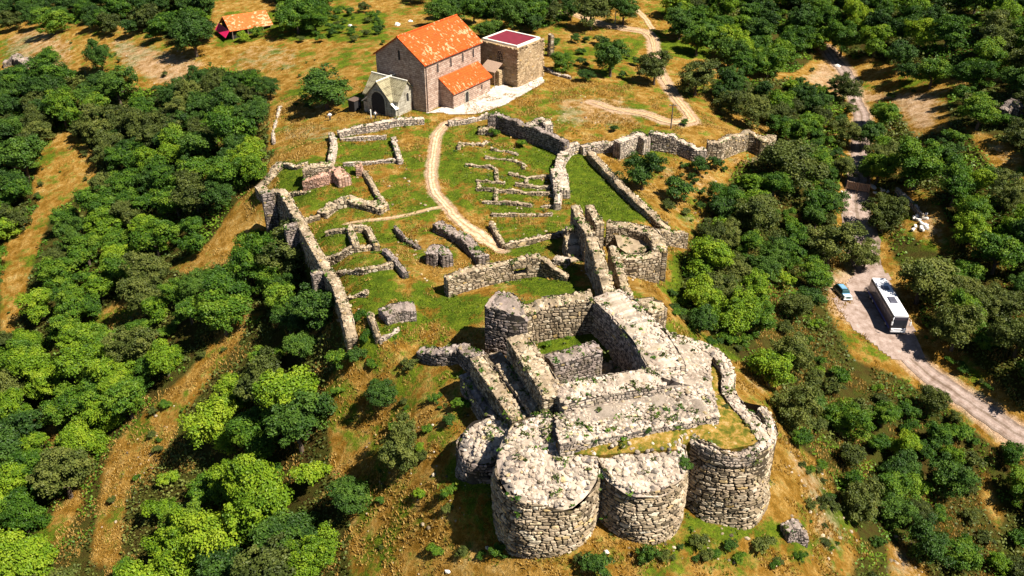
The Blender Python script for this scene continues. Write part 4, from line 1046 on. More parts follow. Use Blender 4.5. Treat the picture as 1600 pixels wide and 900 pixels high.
mb = MB(); slab_top(mb, zp([(958, 358, 2.2), (985, 362, 2.0), (1012, 370, 1.9), (1022, 384, 1.8), (1005, 394, 1.8), (980, 396, 2.0), (966, 386, 2.2)]), -3, .45, .3); mb.build("rubble_fill", ST, dt, DO)
mb = MB(); wall(mb, zp([(966, 384, 2.0), (985, 392, 1.6), (1000, 400, 1.4)]), 1.0, base=-4.0, rag=.3); mb.build("inner_wall", G, dt, DO)
mb = MB(); wall(mb, zp([(975, 424, .6), (990, 430, .0)]), 1.6, base=-7.0, rag=.4); mb.build("buttress", ST, dt, DO)
ruin("east_return_wall", [(hp([(1026, 360), (1050, 361), (1073, 365)], 2.4), 1.2, dict(base=-6.5))], ST, "short wall running right from the D-shaped tower to the slope")
fw = empty("walled_front", (*P(790, 440)[:2], -.5)); FO = fw.location
tag(fw, "ruined wall with a small dark window opening, facing the keep's grass yard", "ruined wall")
pts = hp([(696, 433), (757, 416), (800, 407)], 2.9)
mb = MB(); wall(mb, pts, 1.3, rag=.2); mb.build("wall", ST, fw, FO)
mb = MB(); wall(mb, hp([(822, 403), (846, 400)], 3.0), 1.3, rag=.2); mb.build("wall", ST, fw, FO)
lt = hp([(798, 407.5), (824, 403)], 2.95)
mb = MB(); wall(mb, lt, 1.3, base=lt[0][2] - 1.1, rag=.1); mb.build("lintel", ST, fw, FO)
mb = MB(); wall(mb, [P(798, 407.5, 2.95) * np.array([1, 1, 0]) + np.array([0, 0, Z1(*lt[0][:2]) + .7]), P(824, 403, 2.95) * np.array([1, 1, 0]) + np.array([0, 0, Z1(*lt[1][:2]) + .7])], 1.3, rag=.05); mb.build("sill", ST, fw, FO)
mb = MB(); wall(mb, [P(847, 401, 3.0), P(866, 416, 2.0), P(888, 432, .6)], .9, rag=.15); mb.build("sloping_wing", ST, fw, FO)
ruin("stone_steps", [(hp([(866, 402), (890, 405)], .9), 1.4, dict(rag=.1))], PS, "broad pale stone steps at the foot of the gatehouse slab", "steps")

# ---------------------------------------------------------------- west curtain and the ruined rooms
wc = empty("west_curtain_wall", (*P(470, 370)[:2], -4)); WO = wc.location
tag(wc, "long tall curtain wall with buttresses dropping to the wooded left slope", "curtain wall")
mb = MB(); wl = WTOP
wall(mb, wl, 1.4, rag=.2, sh=.36, sw=.65, sink=1.5); mb.build("wall", ST, wc, WO)
mb = MB(); wall(mb, hp([(440, 254), (424, 272), (406, 292), (414, 300), (428, 298)], .9), 1.9, rag=.2, sink=1.0); mb.build("corner_wall", ST, wc, WO)
for px, py, zz in ((428, 299, .6), (465, 350, .4), (509, 422, .0)):
    b = Pz(px, py, zz); mb = MB(); wall(mb, [b + np.array([-2.0, -.8, -.1]), b], 1.3, rag=.1, sink=1.5); mb.build("buttress", G, wc, WO)
GR = "low foundation walls in the castle yard"
ruin("north_boundary_wall", [(hp([(438, 254), (462, 259), (480, 252)], .7), .9, {})], ST, "low pale wall joining the curtain's corner to the pink brick vault")
vb = empty("brick_vault_ruin", (*P(505, 285)[:2], -.4)); VO = vb.location
tag(vb, "ruined vault of pinkish brick with a dark gap, in the upper left yard", "ruin")
mb = MB(); wall(mb, hp([(474, 263), (500, 257), (520, 255)], 2.6), 2.2, rag=.2); mb.build("vault", ST, vb, VO)
mb = MB(); wall(mb, hp([(474, 282), (495, 276), (513, 271)], 1.6), 1.8, rag=.25, sw=.5, sh=.28); mb.build("brick_front", M['pink_stone'], vb, VO)
mb = MB(); wall(mb, hp([(516, 264), (528, 264), (538, 275)], 2.0), 2.2, rag=.4, sw=.5, sh=.28); mb.build("brick_pier", M['pink_stone'], vb, VO)
ruin("pink_wall_ruin", [(hp([(556, 256), (565, 256)], 2.0), 1.8, dict(part='pier', mat=M['pink_stone'])), (hp([(569, 266), (580, 283), (590, 302), (604, 322)], .9), 1.0, {})], ST, "pinkish pier and ragged wall running down from it towards the trodden line")
ruin("rubble_arc", [(hp([(502, 333), (520, 318), (545, 311), (572, 317), (600, 325)], .9), 1.9, dict(rag=.5, top_rocks=3, sw=.85, sh=.5))], M['stone'], "curved heap of cream rubble walling above the trodden line")
ruin("low_room_wall", [(hp([(474, 344), (500, 337)], .5), .9, {})], ST, "short low wall stub between the curtain wall and the rubble arc", group=GR)
ruin("low_room_wall", [(hp([(450, 303), (478, 298)], .4), .8, {})], ST, "tiny pale wall stub close to the curtain wall's upper buttress", group=GR)
ruin("ruined_room", [(hp([(517, 207), (522, 222), (516, 248)], 1.2), 1.2, {}), (hp([(532, 215), (570, 214), (603, 212)], .7), .6, {}), (hp([(614, 214), (620, 232), (625, 250)], .9), 1.0, {}), (hp([(536, 255), (580, 252), (624, 249)], .6), .7, {})], PS, "rectangular green room outlined by thin pale walls below the porch", "ruined room")
ruin("square_cell", [(hp([(546, 354), (551, 368), (557, 383)], 1.2), 1.1, {}), (hp([(544, 354), (573, 353)], 1.1), .7, {}), (hp([(574, 355), (582, 370), (588, 382)], 1.2), 1.0, {}), (hp([(508, 402), (530, 396), (548, 386), (592, 382)], 1.0), 1.2, {}), (hp([(510, 360), (542, 356)], .9), .9, {})], ST, "small square cell of stone walls beside the trodden line's lower side", "ruined room")
ruin("low_room_wall", [(hp([(524, 426), (565, 420), (614, 411)], .8), .9, {})], ST, "low grey wall running right from the curtain wall below the square cell", group=GR)
ruin("dark_wall", [(hp([(600, 387), (618, 406), (634, 426)], 1.0), .9, {})], G, "dark slanting wall right of the square cell")
ruin("thin_dark_wall", [(hp([(617, 352), (632, 372)], .8), .5, {}), (hp([(636, 374), (655, 386)], .5), .8, dict(rag=.4))], G, "thin dark wall line in brown grass above the lone masonry block")
ruin("overgrown_wall", [(hp([(682, 349), (700, 357), (722, 370), (742, 387), (756, 404)], 1.2), 1.7, dict(rag=.6, top_rocks=2))], G, "overgrown dark wall beside the lower end of the footpath")
ruin("masonry_block", [(hp([(673, 398), (681, 389), (692, 390), (699, 400)], 1.9), 1.6, dict(rag=.9, top_rocks=2))], G, "lone chunk of masonry casting a black shadow in brown grass", "ruin")
ruin("path_side_wall", [(hp([(767, 347), (777, 363), (787, 380)], 1.0), .8, {})], ST, "slanting wall on the right edge of the footpath's wide end")
ruin("stone_edging", [(hp([(788, 383), (830, 374), (880, 362)], .7), .9, dict(sw=.9))], ST, "row of big edging blocks below the green rooms, leading to the gatehouse")
F1 = [("notched foundation under the church's boundary wall, furthest from the keep", [[(716, 231), (719, 223)], [(719, 223), (751, 224)], [(752, 226), (761, 219)]]),
      ("short kinked foundation just left of the shadowed inner curtain wall", [[(767, 231), (795, 235), (809, 240)]]),
      ("stepped foundation with a rubble end, upper right of the yard", [[(758, 244), (799, 248), (818, 254)], [(818, 254), (818, 262)]]),
      ("hook-shaped foundation nearest the footpath's long straight", [[(727, 256), (775, 261)], [(775, 262), (776, 280)]]),
      ("foundation with a pale block at its left end, nearest the footpath's bend", [[(744, 280), (789, 284)], [(748, 283), (749, 294)], [(744, 294), (800, 298), (874, 303)]]),
      ("foundation pair meeting the rounded stone pier from the left", [[(795, 270), (823, 276), (869, 275)], [(822, 278), (822, 286)], [(805, 287), (869, 292)]]),
      ("lower L-shaped foundation with a short upright, above the last green room", [[(775, 299), (775, 314)], [(754, 314), (795, 316), (831, 320)]]),
      ("short foundation at the foot of the rounded stone pier", [[(845, 320), (871, 321)], [(873, 303), (871, 322)]]),
      ("faint lowest foundation across the last green room", [[(767, 334), (815, 334), (863, 333)]])]
for lab, ws in F1: ruin("foundation_wall", [(hp(w, .42), .62, dict(rag=.28)) for w in ws], ST, lab, "foundation", GR, sw=.5, sh=.25)
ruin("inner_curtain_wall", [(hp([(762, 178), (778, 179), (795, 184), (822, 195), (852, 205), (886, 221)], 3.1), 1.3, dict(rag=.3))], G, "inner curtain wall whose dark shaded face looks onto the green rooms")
ruin("stone_heap", [(hp([(826, 192), (845, 186), (858, 194)], 3.4), 1.8, dict(rag=.5))], PS, "heap of white stones standing behind the shadowed inner curtain")
ruin("square_stone_stub", [(hp([(748, 200), (772, 202)], 1.0), 1.8, dict(rag=.2))], ST, "squarish pinkish wall stub where the footpath meets the church boundary")
ruin("boundary_wall", [(hp([(700, 190), (730, 186), (762, 178)], .9), 1.0, dict(rag=.3))], PS, "low rubble wall between footpath top and church paving")
ruin("terrace_wall", [(hp([(528, 205), (548, 200), (572, 196), (600, 191), (619, 186), (662, 183)], 1.3), 1.4, dict(rag=.25))], PS, "low terrace wall of pale stones right in front of the porch")
ruin("round_stone_pier", [(hp([(902, 224), (888, 228), (877, 243), (873, 262)], 1.6), 1.5, dict(part='curved_wall', rag=.3, sw=.8, sh=.5)), (hp([(872, 264), (876, 280), (878, 296)], 1.8), 2.6, dict(part='pier', rag=.4)), (hp([(873, 298), (871, 318)], 1.2), 1.2, {})], PS, "bright curved wall of rounded boulders between the two green yards", "ruined wall")
ruin("east_curtain_wall", [(hp([(922, 236), (945, 262), (972, 290), (1002, 318), (1030, 345), (1046, 358)], 1.3), 1.25, dict(rag=.2))], ST, "long straight pinkish curtain wall edging the bright green yard", "curtain wall")
ruin("north_east_wall", [(hp([(908, 228), (935, 224), (964, 222)], 1.6), 1.3, dict(rag=.3)), (hp([(964, 222), (984, 214), (998, 207), (1012, 216)], 3.2), 1.8, dict(rag=.3)), (hp([(1013, 209), (1042, 213), (1066, 218), (1086, 228), (1104, 232)], 2.8), 1.4, dict(rag=.6))], PS, "broken bright wall with lit buttress-like faces below the hairpin track")
ruin("tower_stump", [(hp([(1106, 217), (1122, 222), (1136, 217), (1150, 211), (1168, 207), (1186, 214), (1194, 221), (1206, 210)], 3.2), 1.8, dict(rag=.45))], ST, "rubble tower stump at the wall's far right end", "tower stump")
ruin("rubble_lump", [(hp([(597, 488), (618, 480), (648, 478)], 1.4), 2.4, dict(rag=.5))], G, "grey tilted lump of fallen masonry near the curtain wall's lower end", "ruin")
ruin("low_room_wall", [(hp([(577, 488), (585, 508), (591, 526)], .9), .8, {})], ST, "ragged wall stub beside the fallen masonry lump", group=GR)
ruin("low_room_wall", [(hp([(592, 531), (608, 522), (623, 511)], .4), .5, {})], PS, "thin pale wall line under the fallen masonry lump", group=GR)
ruin("low_room_wall", [(hp([(543, 462), (575, 456)], .5), .8, {})], ST, "short grey wall stub joined to the lower curtain wall", group=GR)
ruin("field_wall", [(hp([(438, 165), (432, 185), (426, 205), (428, 222)], .5), .7, dict(rag=.4))], PS, "line of pale stones edging the ochre patch by the left wood")
ruin("dry_stone_wall", [(hp([(1226, 826), (1243, 824), (1262, 836)], 1.0), 1.5, dict(rag=.8, top_rocks=2, sw=.45, sh=.25))], G, "dark dry stone wall chunk below the rightmost drum tower", "ruin")
ruin("roadside_wall", [(hp([(1402, 293), (1416, 306), (1432, 322), (1443, 336)], 1.0), .6, dict(rag=.15))], M['porch'] if False else PS, "thin curved wall above the heap of cut stones by the road", "wall")
ruin("rocky_outcrop", [(hp([(1570, 168), (1584, 160), (1600, 166)], 2.0), 2.2, dict(rag=.8))], G, "grey purple rocks at the far right edge", "rocks")
ruin("rocky_outcrop", [(hp([(5, 95), (25, 88), (45, 97)], 1.5), 3.0, dict(rag=.7))], G, "grey rocks on the ochre slope at the upper left edge", "rocks")
# ---------------------------------------------------------------- trees and shrubs
def leafy(rx, rz, zc, nclump, nleaf, leaf, seed, low=-.55, lobes=5):
    """a crown of several uneven lobes made of leaf clumps: quads and their tints"""
    g = np.random.default_rng(seed); V = []; T = []; L = []
    for k in range(lobes):
        a = 6.283 * k / lobes + g.uniform(-.5, .5); d = g.uniform(.3, .55) if k else .05
        L.append((np.array([d * rx * math.cos(a), d * rx * math.sin(a), rz * g.uniform(-.3, .5)]), g.uniform(.38, .62)))
    for k in range(nclump):
        lc, lr = L[k % lobes]; d = g.normal(size=3); d /= np.linalg.norm(d)
        if d[2] < low: d[2] = -d[2] * .6
        rad = g.uniform(.6, 1.08) if k % 6 else g.uniform(.1, .5)
        c = lc + d * np.array([rx, rx, rz]) * lr * rad; rc = rx * g.uniform(.11, .27); ct = g.uniform(.05, .95); m = int(nleaf * (.4 + (rc / rx / .2) ** 1.6 * .6))
        e = g.normal(size=(m, 3)); e /= np.linalg.norm(e, axis=1)[:, None]; e[:, 2] = np.where(e[:, 2] < -.35, -e[:, 2], e[:, 2])
        p = c + e * rc * g.uniform(.5, 1.2, (m, 1)) * np.array([1, 1, .75])
        nn = e * .9 + d * .5 + g.normal(size=(m, 3)) * .6 + np.array([0, 0, .35]); nn /= np.linalg.norm(nn, axis=1)[:, None]
        u = np.cross(nn, g.normal(size=(m, 3))); u /= np.linalg.norm(u, axis=1)[:, None]; w = np.cross(nn, u)
        s = leaf * g.uniform(.55, 1.35, (m, 1)); b = nn * s * .25
        V.append(np.stack([p - u * s * .55, p - w * s * .42 + b, p + u * s * .6, p + w * s * .42 + b], 1)); T.append(np.clip(ct + g.normal(size=m) * .16, 0, 1))
    V = np.concatenate(V); V[..., 2] += zc
    return V.reshape(-1, 3), np.concatenate(T)

def leaf_mesh(name, V, T, mat):
    n = len(T); me = bpy.data.meshes.new(name)
    me.from_pydata(V.tolist(), [], np.arange(n * 4).reshape(n, 4).tolist())
    me.attributes.new("tint", 'FLOAT', 'FACE').data.foreach_set("value", T)
    me.materials.append(mat); return me

def trunk_mesh(seed, h, r, spread):
    g = random.Random(seed); mb = MB()
    mb.tube([(0, 0, -.6), (.05, 0, h * .4), (g.uniform(-.2, .2), g.uniform(-.2, .2), h)], [r * 1.25, r, r * .6], 7)
    for k in range(5):
        a = k * 1.257 + g.uniform(-.4, .4); z = h * g.uniform(.55, .95); q = spread * g.uniform(.5, .8)
        mb.tube([(0, 0, z), (q * .5 * math.cos(a), q * .5 * math.sin(a), z + q * .5), (q * math.cos(a), q * math.sin(a), z + q * .75)], [r * .55, r * .38, r * .15], 5)
    return mb

KIND = {'d': 'leaf_d', 'm': 'leaf_m', 'l': 'leaf_l', 'o': 'leaf_o'}
TREES, SHRUBS = {}, {}
TM = [trunk_mesh(k, 2.0, .2, 2.2) for k in range(3)]
_tm = []
for k in range(3):
    me = bpy.data.meshes.new("trunk"); me.from_pydata(TM[k].v, [], TM[k].f); me.materials.append(M['bark']); _tm.append(me)
for kk, mt in KIND.items():
    for k in range(4):                            # unit trees: crown radius 3, about 6 m tall
        V, T = leafy(3.0, [2.8, 2.5, 3.2, 2.7][k], 2.9, [125, 115, 135, 120][k], 95, .21, 10 + k + ord(kk), -.85, [5, 4, 6, 7][k])
        TREES.setdefault(kk, []).append((leaf_mesh("crown", V, T, M[mt]), _tm[k % 3]))
    for k in range(3):                            # unit shrubs: radius 1.5
        V, T = leafy(1.5, 1.1, .8, 46, 60, .155, 40 + k + ord(kk), -.3, 4)
        SHRUBS.setdefault(kk, []).append(leaf_mesh("shrub", V, T, M[mt]))
placed = []
def tree_at(x, y, r, kind, label, group=None, h=None):
    cm, tm = rng.choice(TREES[kind]); s = r / 3.0; z = Z1(x, y)
    t = empty("broadleaf_tree", (x, y, z - .1), rng.uniform(0, 6.283)); sz = s * rng.uniform(.88, 1.12) if h is None else h / 5.8
    ax = rng.uniform(.86, 1.16); t.scale = (s * ax, s / ax, sz)
    c = bpy.data.objects.new("crown", cm); COL.objects.link(c); c.parent = t
    b = bpy.data.objects.new("trunk", tm); COL.objects.link(b); b.parent = t
    placed.append((x, y, r)); return tag(t, label, "tree", group)
def shrub_at(x, y, r, kind, label, group=None, z=None, sz=1.0):
    o = bpy.data.objects.new("shrub", rng.choice(SHRUBS[kind])); COL.objects.link(o); s = r / 1.5
    o.location = (x, y, (Z1(x, y) if z is None else z) - .08); o.rotation_euler = (0, 0, rng.uniform(0, 6.283)); o.scale = (s * rng.uniform(.9, 1.1), s * rng.uniform(.9, 1.1), s * sz * rng.uniform(.85, 1.15))
    if z is None: placed.append((x, y, r))
    return tag(o, label, "shrub", group)
def depth_at(p): return p[1] * cp - (p[2] - CAM_H) * sp
def crown_px(px, py, rpx, k=1.1):
    p = P(px, py, 3.0); r = rpx * depth_at(p) / F; p = P(px, py, k * r); r = rpx * depth_at(p) / F
    return p[0], p[1], r

SOLO_T = [(955, 86, 31, 'd', "round dark green tree, first from the tower in the row along the dirt track"), (1024, 100, 30, 'o', "olive green spreading tree, second from the tower in the row along the track"),
          (1090, 113, 33, 'o', "wide dark olive tree beside the hairpin of the dirt track"), (1140, 128, 26, 'd', "dark tree on the lawn's edge just right of the hairpin tree"),
          (505, 120, 45, 'd', "big dark bushy tree standing alone left of the porch"), (597, 612, 27, 'd', "upright dark tree alone on the orange slope beneath the curtain wall's lower end"),
          (628, 695, 40, 'o', "wispy grey olive tree alone on the orange foreground slope"), (543, 772, 36, 'd', "round dark tree at the edge of the orange slope, bottom left wood's last"),
          (268, 235, 27, 'l', "bright yellow green treetop standing out of the dark left wood"), (1278, 150, 27, 'd', "slim dark tree with a visible trunk on the right near the reddish slope"),
          (1322, 135, 24, 'o', "round olive tree between the reddish patches of the upper right slope"), (1380, 170, 27, 'm', "green tree right of the narrow upper road"), (1300, 375, 42, 'o', "large olive tree overhanging the road, left of it above the car"),
          (1446, 425, 52, 'o', "huge dark olive tree behind the parked coach"), (1385, 330, 34, 'o', "dark olive tree below the white boulders by the gate"), (1375, 260, 30, 'm', "green tree beside the road above the gate"),
          (1440, 250, 45, 'm', "broad green tree right of the gate, beyond the road"), (1110, 398, 42, 'l', "bright green tree at the D-shaped tower's right side"), (1005, 262, 34, 'd', "dark bushy tree under the bright broken wall, near the straight curtain"),
          (1245, 245, 50, 'o', "wide olive tree below the rubble tower stump"), (1180, 330, 44, 'o', "grey green tree on the slope midway from curtain wall to road"), (78, 25, 25, 'm', "green tree at the top edge, second clump from the left corner"), (155, 88, 24, 'd', "round dark tree alone on the pale ochre patch, upper left"),
          (72, 92, 27, 'm', "olive green tree on the upper left slope beside the grey rocks"), (300, 48, 36, 'd', "large dark tree immediately left of the little house"), (420, 135, 19, 'd', "small dark cone-like tree on ochre ground left of the big bushy tree"),
          (32, 240, 42, 'd', "dark spreading tree at the left edge beside the yellow clearing"), (155, 282, 23, 'o', "grey olive tree at the lower end of the upper yellow clearing"), (462, 18, 30, 'm', "green tree right of the little house, at the top edge"), (490, 22, 26, 'm', "green tree second to the right of the little house"),
          (690, 12, 28, 'd', "dark tree at the top edge directly behind the church ridge"), (765, 35, 22, 'd', "dark tree filling the gap behind church and tower"), (740, 12, 22, 'm', "small green tree behind the church's far roof corner"), (800, 22, 28, 'd', "dark green tree behind the square tower"),
          (838, 18, 24, 'm', "lighter green tree behind the square tower's right corner"), (925, 12, 30, 'o', "olive tree above the dirt track near the pale pole"), (975, 12, 24, 'd', "dark tree behind the pale pole"), (875, 92, 19, 'm', "small green tree right of the square tower's base"), (915, 112, 15, 'd', "small dark tree between the tower and the track row"),
          (360, 190, 40, 'm', "green tree at the wood's upper right edge beside the ochre patch"), (335, 130, 28, 'o', "grey olive tree at the top of the left wood"), (365, 130, 22, 'd', "dark tree next to the grey olive one, top of the left wood"), (1328, 203, 25, 'o', "olive tree leaning over the upper road from its left"), (1364, 208, 23, 'd', "dark tree leaning over the upper road from its right"), (1360, 268, 20, 'd', "dark small-crowned tree just above the plank gate"), (1318, 258, 22, 'o', "grey olive tree left of the road above the plank gate"), (1355, 395, 26, 'o', "small olive tree hiding the road between gate and coach")]
for px, py, rp, k, lab in SOLO_T:
    x, y, r = crown_px(px, py, rp); tree_at(x, y, r, k, lab, h=r * 1.45 if rp > 42 and px < 600 else None)
SOLO_S = [(655, 772, 14, 'l', "small bright green shrub on the orange foreground slope"), (1060, 300, 30, 'd', "dark shrub outside the straight curtain wall, in the middle of its slope"), (1095, 262, 20, 'd', "dark shrub under the broken wall's right part"), (1045, 320, 16, 'o', "olive shrub low on the slope outside the straight curtain"),
          (1120, 255, 16, 'd', "dark shrub between the broken wall and the tower stump"), (558, 492, 15, 'm', "green shrub growing inside the curtain wall's lower end"), (568, 525, 14, 'm', "lower green shrub inside the curtain wall's lower end"), (742, 612, 17, 'd', "dark shrub at the foot of the keep's outer terraces"),
          (722, 632, 18, 'm', "green shrub left of the keep's outer terraces"), (700, 655, 16, 'd', "dark shrub above the narrow slanting drum"), (930, 885, 30, 'd', "dark shrub at the bottom edge under the middle drum tower"), (1010, 870, 24, 'd', "dark shrub just under the front row's middle drum, to its right"), (1275, 660, 20, 'o', "low olive shrub on the reddish strip right of the bastion"),
          (415, 372, 22, 'm', "green shrub below the outer corner of the curtain wall"), (745, 390, 12, 'm', "green shrub in the overgrown wall beside the path"), (720, 375, 10, 'd', "dark weeds at the middle of the overgrown wall"), (775, 207, 12, 'm', "blue green bush under the shaded inner curtain"), (815, 222, 12, 'l', "bright green bush under the shaded inner curtain, further right"),
          (1070, 192, 8, 'd', "low bush at the pole's foot by the hairpin"), (960, 200, 10, 'd', "low bush above the bright broken wall"), (470, 60, 10, 'o', "grey green bush behind the ochre mound, right of the house"), (610, 130, 10, 'd', "dark bush at the church's shaded wall"), (380, 58, 13, 'l', "bright bush under the little house's eaves"), (402, 50, 13, 'm', "green bush under the little house's eaves, right"),
          (556, 560, 20, 'd', "dark shrub hiding the curtain wall's lower end"), (580, 568, 14, 'm', "green shrub just right of the curtain wall's lower end"), (532, 560, 20, 'm', "green shrub outside the curtain wall's lower end"),
          (640, 570, 14, 'o', "olive shrub under the broken outwork"), (780, 860, 16, 'm', "green shrub at the left foot of the biggest drum"), (700, 770, 15, 'm', "green shrub below the narrow slanting drum"), (1195, 850, 22, 'o', "olive shrub under the rightmost drum tower")]
for px, py, rp, k, lab in SOLO_S:
    x, y, r = crown_px(px, py, rp, .6); shrub_at(x, y, r, k, lab)

CASTLE = [(420, 300), (440, 245), (510, 200), (560, 180), (700, 165), (880, 200), (1010, 195), (1215, 200), (1215, 245), (1110, 275), (1000, 235), (960, 245), (1085, 355), (1085, 385), (1045, 400), (1045, 520), (1150, 560), (1155, 620), (1215, 680), (1215, 815), (1000, 850), (850, 875), (760, 800), (705, 680), (650, 560), (558, 556), (552, 530), (515, 430), (470, 350)]
def inpx(pts, poly): return inside(np.asarray(pts, float).reshape(-1, 2), np.asarray(poly, float))
DESC = {'d': 'dark green', 'm': 'mid green', 'l': 'bright yellow green', 'o': 'grey olive'}
ZONE = {'left slope': (4.7, 2.6, 5.0, 'mmmmllddo', .12), 'top left': (6.0, 2.8, 4.0, 'dddmo', .1), 'behind the house': (5.6, 2.6, 3.6, 'mmd', .1), 'behind the church': (6.5, 2.6, 3.8, 'ddmo', .25),
        'upper right hillside': (7.2, 3.2, 4.8, 'dddomml', .08), 'slope between castle and road': (3.7, 1.7, 3.8, 'mmoodl', .5), 'bank across the road': (5.2, 2.2, 4.7, 'doomml', .2)}
def where(zn, c):
    if zn == 'left slope': return ("at the upper end of the left wood" if c[1] < 240 else "in the left wood beside the curtain wall" if c[0] > 330 and c[1] < 560 else "in the left wood around the yellow clearings" if c[1] < 470 else "in the left wood below the orange strip" if c[0] > 250 else "in the bottom left corner of the wood")
    if zn == 'slope between castle and road': return ("on the slope above the coach, left of the road" if c[1] < 450 else "on the slope between bastion and coach" if c[1] < 640 else "on the bottom right slope under the road")
    if zn == 'bank across the road': return ("across the road, above the gate" if c[1] < 290 else "across the road, behind the coach" if c[1] < 480 else "at the right edge below the coach")
    return {'top left': "in the clump left of the little house", 'behind the house': "behind and right of the little house", 'behind the church': "at the top edge behind church and tower", 'upper right hillside': "on the thickly wooded upper right hillside"}[zn]
cands, OUT = [], []
for zn, (sp_, r0, r1, kinds, sf) in ZONE.items():
    poly = woodW[zn]; lo, hi = poly.min(0) - 4, poly.max(0) + 4
    nx, ny = int((hi[0] - lo[0]) / sp_) + 1, int((hi[1] - lo[1]) / sp_) + 1
    gx, gy = np.meshgrid(np.arange(nx), np.arange(ny)); g = np.stack([gx.ravel() + .5 * (gy.ravel() % 2), gy.ravel()], 1) * sp_ + lo + (nrg.random((nx * ny, 2)) - .5) * sp_ * .7
    g = g[(g[:, 1] > 30)]; zz = Z(g[:, 0], g[:, 1])
    for (x, y), z in zip(g, zz):
        r = rng.uniform(r0, r1); sh = rng.random() < sf
        if sh: r *= .62
        c = project(x, y, z + r * (.6 if sh else 1.1)); rp = r * F / depth_at((x, y, z + r))
        if c[0] < -230 or c[0] > 1830 or c[1] < -60 or c[1] > 1060: continue
        out_ = c[0] + rp < -5 or c[0] - rp > 1605 or c[1] - rp > 905
        if not inpx([c], WOODS[zn])[0]: continue
        if any(inpx([c, (c[0], c[1] + rp * .7), (c[0] + rp * .65, c[1]), (c[0] - rp * .65, c[1])], cl).any() for cl in CLEAR): continue
        if inpx([c, (c[0] + rp * .8, c[1]), (c[0] - rp * .8, c[1]), (c[0], c[1] - rp * .9), (c[0], c[1] + rp * .5)], CASTLE).any(): continue
        d = segdist(np.array([[x, y]]), roadW)[0]
        if d < (2.6 + r * .7 if c[1] > 410 else 1.6 + r * .25 if c[1] > 280 else (.5 + r * .12 if c[1] < 235 or 300 < c[1] else 1.8 + r * .2)): continue
        if 1285 < c[0] < 1445 and 395 < c[1] < 575: continue
        if any((x - a) ** 2 + (y - b) ** 2 < ((.47 if zn == 'left slope' else .54) * (r + q)) ** 2 for a, b, q in placed): continue
        k = rng.choice(kinds)
        if zn == 'left slope' and c[1] > 560 and rng.random() < .35: k = 'l'
        if zn == 'left slope' and c[1] < 230: k = rng.choice('ddmo')
        placed.append((x, y, r)); (OUT if out_ else cands).append((rp, x, y, r, k, sh, zn, c))
SCRUB = [("behind the ochre mound, between house and church", [(430, 18), (600, 18), (600, 72), (440, 68)], 40, 'omd'), ("between the square tower and the dirt track", [(855, 55), (1000, 65), (1000, 120), (880, 140)], 14, 'dmo'), ("on the orange foreground slope", [(520, 575), (640, 560), (700, 590), (700, 700), (730, 860), (800, 890), (570, 890), (550, 760)], 26, 'oml'),
         ("on the slope outside the straight curtain wall", [(985, 250), (1140, 270), (1130, 340), (1090, 370), (1040, 300)], 24, 'odm'), ("on the green slope east of the keep", [(1045, 420), (1090, 400), (1190, 540), (1150, 555), (1050, 500)], 22, 'mod'), ("on the reddish strip right of the round towers", [(1215, 650), (1290, 730), (1340, 870), (1250, 880), (1225, 760)], 22, 'omd'), ("in the orange clearings of the left slope", [(140, 860), (200, 690), (370, 500), (400, 500), (290, 650), (200, 780)], 10, 'om'),
         ("on the reddish patch by the upper road", [(1240, 120), (1290, 90), (1400, 130), (1470, 150), (1470, 200), (1400, 200)], 12, 'od'), ("on the ochre slope left of the church", [(60, 60), (240, 80), (330, 100), (440, 80), (440, 160), (430, 220), (520, 200), (560, 150), (500, 70), (250, 130)], 18, 'dmo'), ("on the bank beside the lower road", [(1435, 525), (1500, 560), (1570, 640), (1540, 640)], 9, 'om'), ("under the round towers at the bottom edge", [(860, 885), (990, 865), (1200, 840), (1240, 890), (900, 898)], 14, 'mdo'), ("in the left-hand yellow clearing", [(60, 215), (110, 210), (150, 250), (140, 290), (60, 330), (20, 500), (5, 540), (5, 390)], 10, 'omd')]
LOW = []
for wh, pg, n, ks in SCRUB:
    pw = poly_w(pg); lo, hi = pw.min(0), pw.max(0); got = 0
    for _ in range(n * 12):
        a = np.array([rng.uniform(lo[0], hi[0]), rng.uniform(lo[1], hi[1])]); r = rng.uniform(.35, 1.25) * (1.9 if 'mound' in wh or 'between the square' in wh else 1)
        if got >= n: break
        if not inside(a[None], pw)[0] or any((a[0] - x) ** 2 + (a[1] - y) ** 2 < (.5 * (r + q)) ** 2 for x, y, q in placed) or min(segdist(a[None], roadW)[0] - 3, segdist(a[None], trackW)[0] - 1.4) < r * .5: continue
        k = rng.choice(ks); placed.append((a[0], a[1], r)); LOW.append((r * F / depth_at((a[0], a[1], Z1(*a))), a[0], a[1], r, k, f"{DESC[k]} scrubby bush {wh}", f"{DESC[k]} scrub {wh}")); got += 1
shr = [c for c in cands if c[5]]; trs = sorted([c for c in cands if not c[5]], key=lambda c: -c[0])
NT = 296 - len(SOLO_T)
LOW += [(rp, x, y, r, k, f"{DESC[k]} shrub {where(zn, c)}", f"{DESC[k]} shrubs {where(zn, c)}") for rp, x, y, r, k, sh, zn, c in shr]
LOW.sort(key=lambda c: -c[0]); NS = 295 - len(SOLO_S) - 18
for rp, x, y, r, k, lab, gr in LOW[:NS]: shrub_at(x, y, r, k, lab, gr)
for rp, x, y, r, k, sh, zn, c in trs[:NT]: tree_at(x, y, r, k, f"{DESC[k]} tree {where(zn, c)}", f"{DESC[k]} trees {where(zn, c)}")
print("zone trees", len(trs), "shrubs", len(shr), "smallest own tree px", trs[min(NT, len(trs)) - 1][0], "rest", len(trs) - NT)
KL = list(KIND)
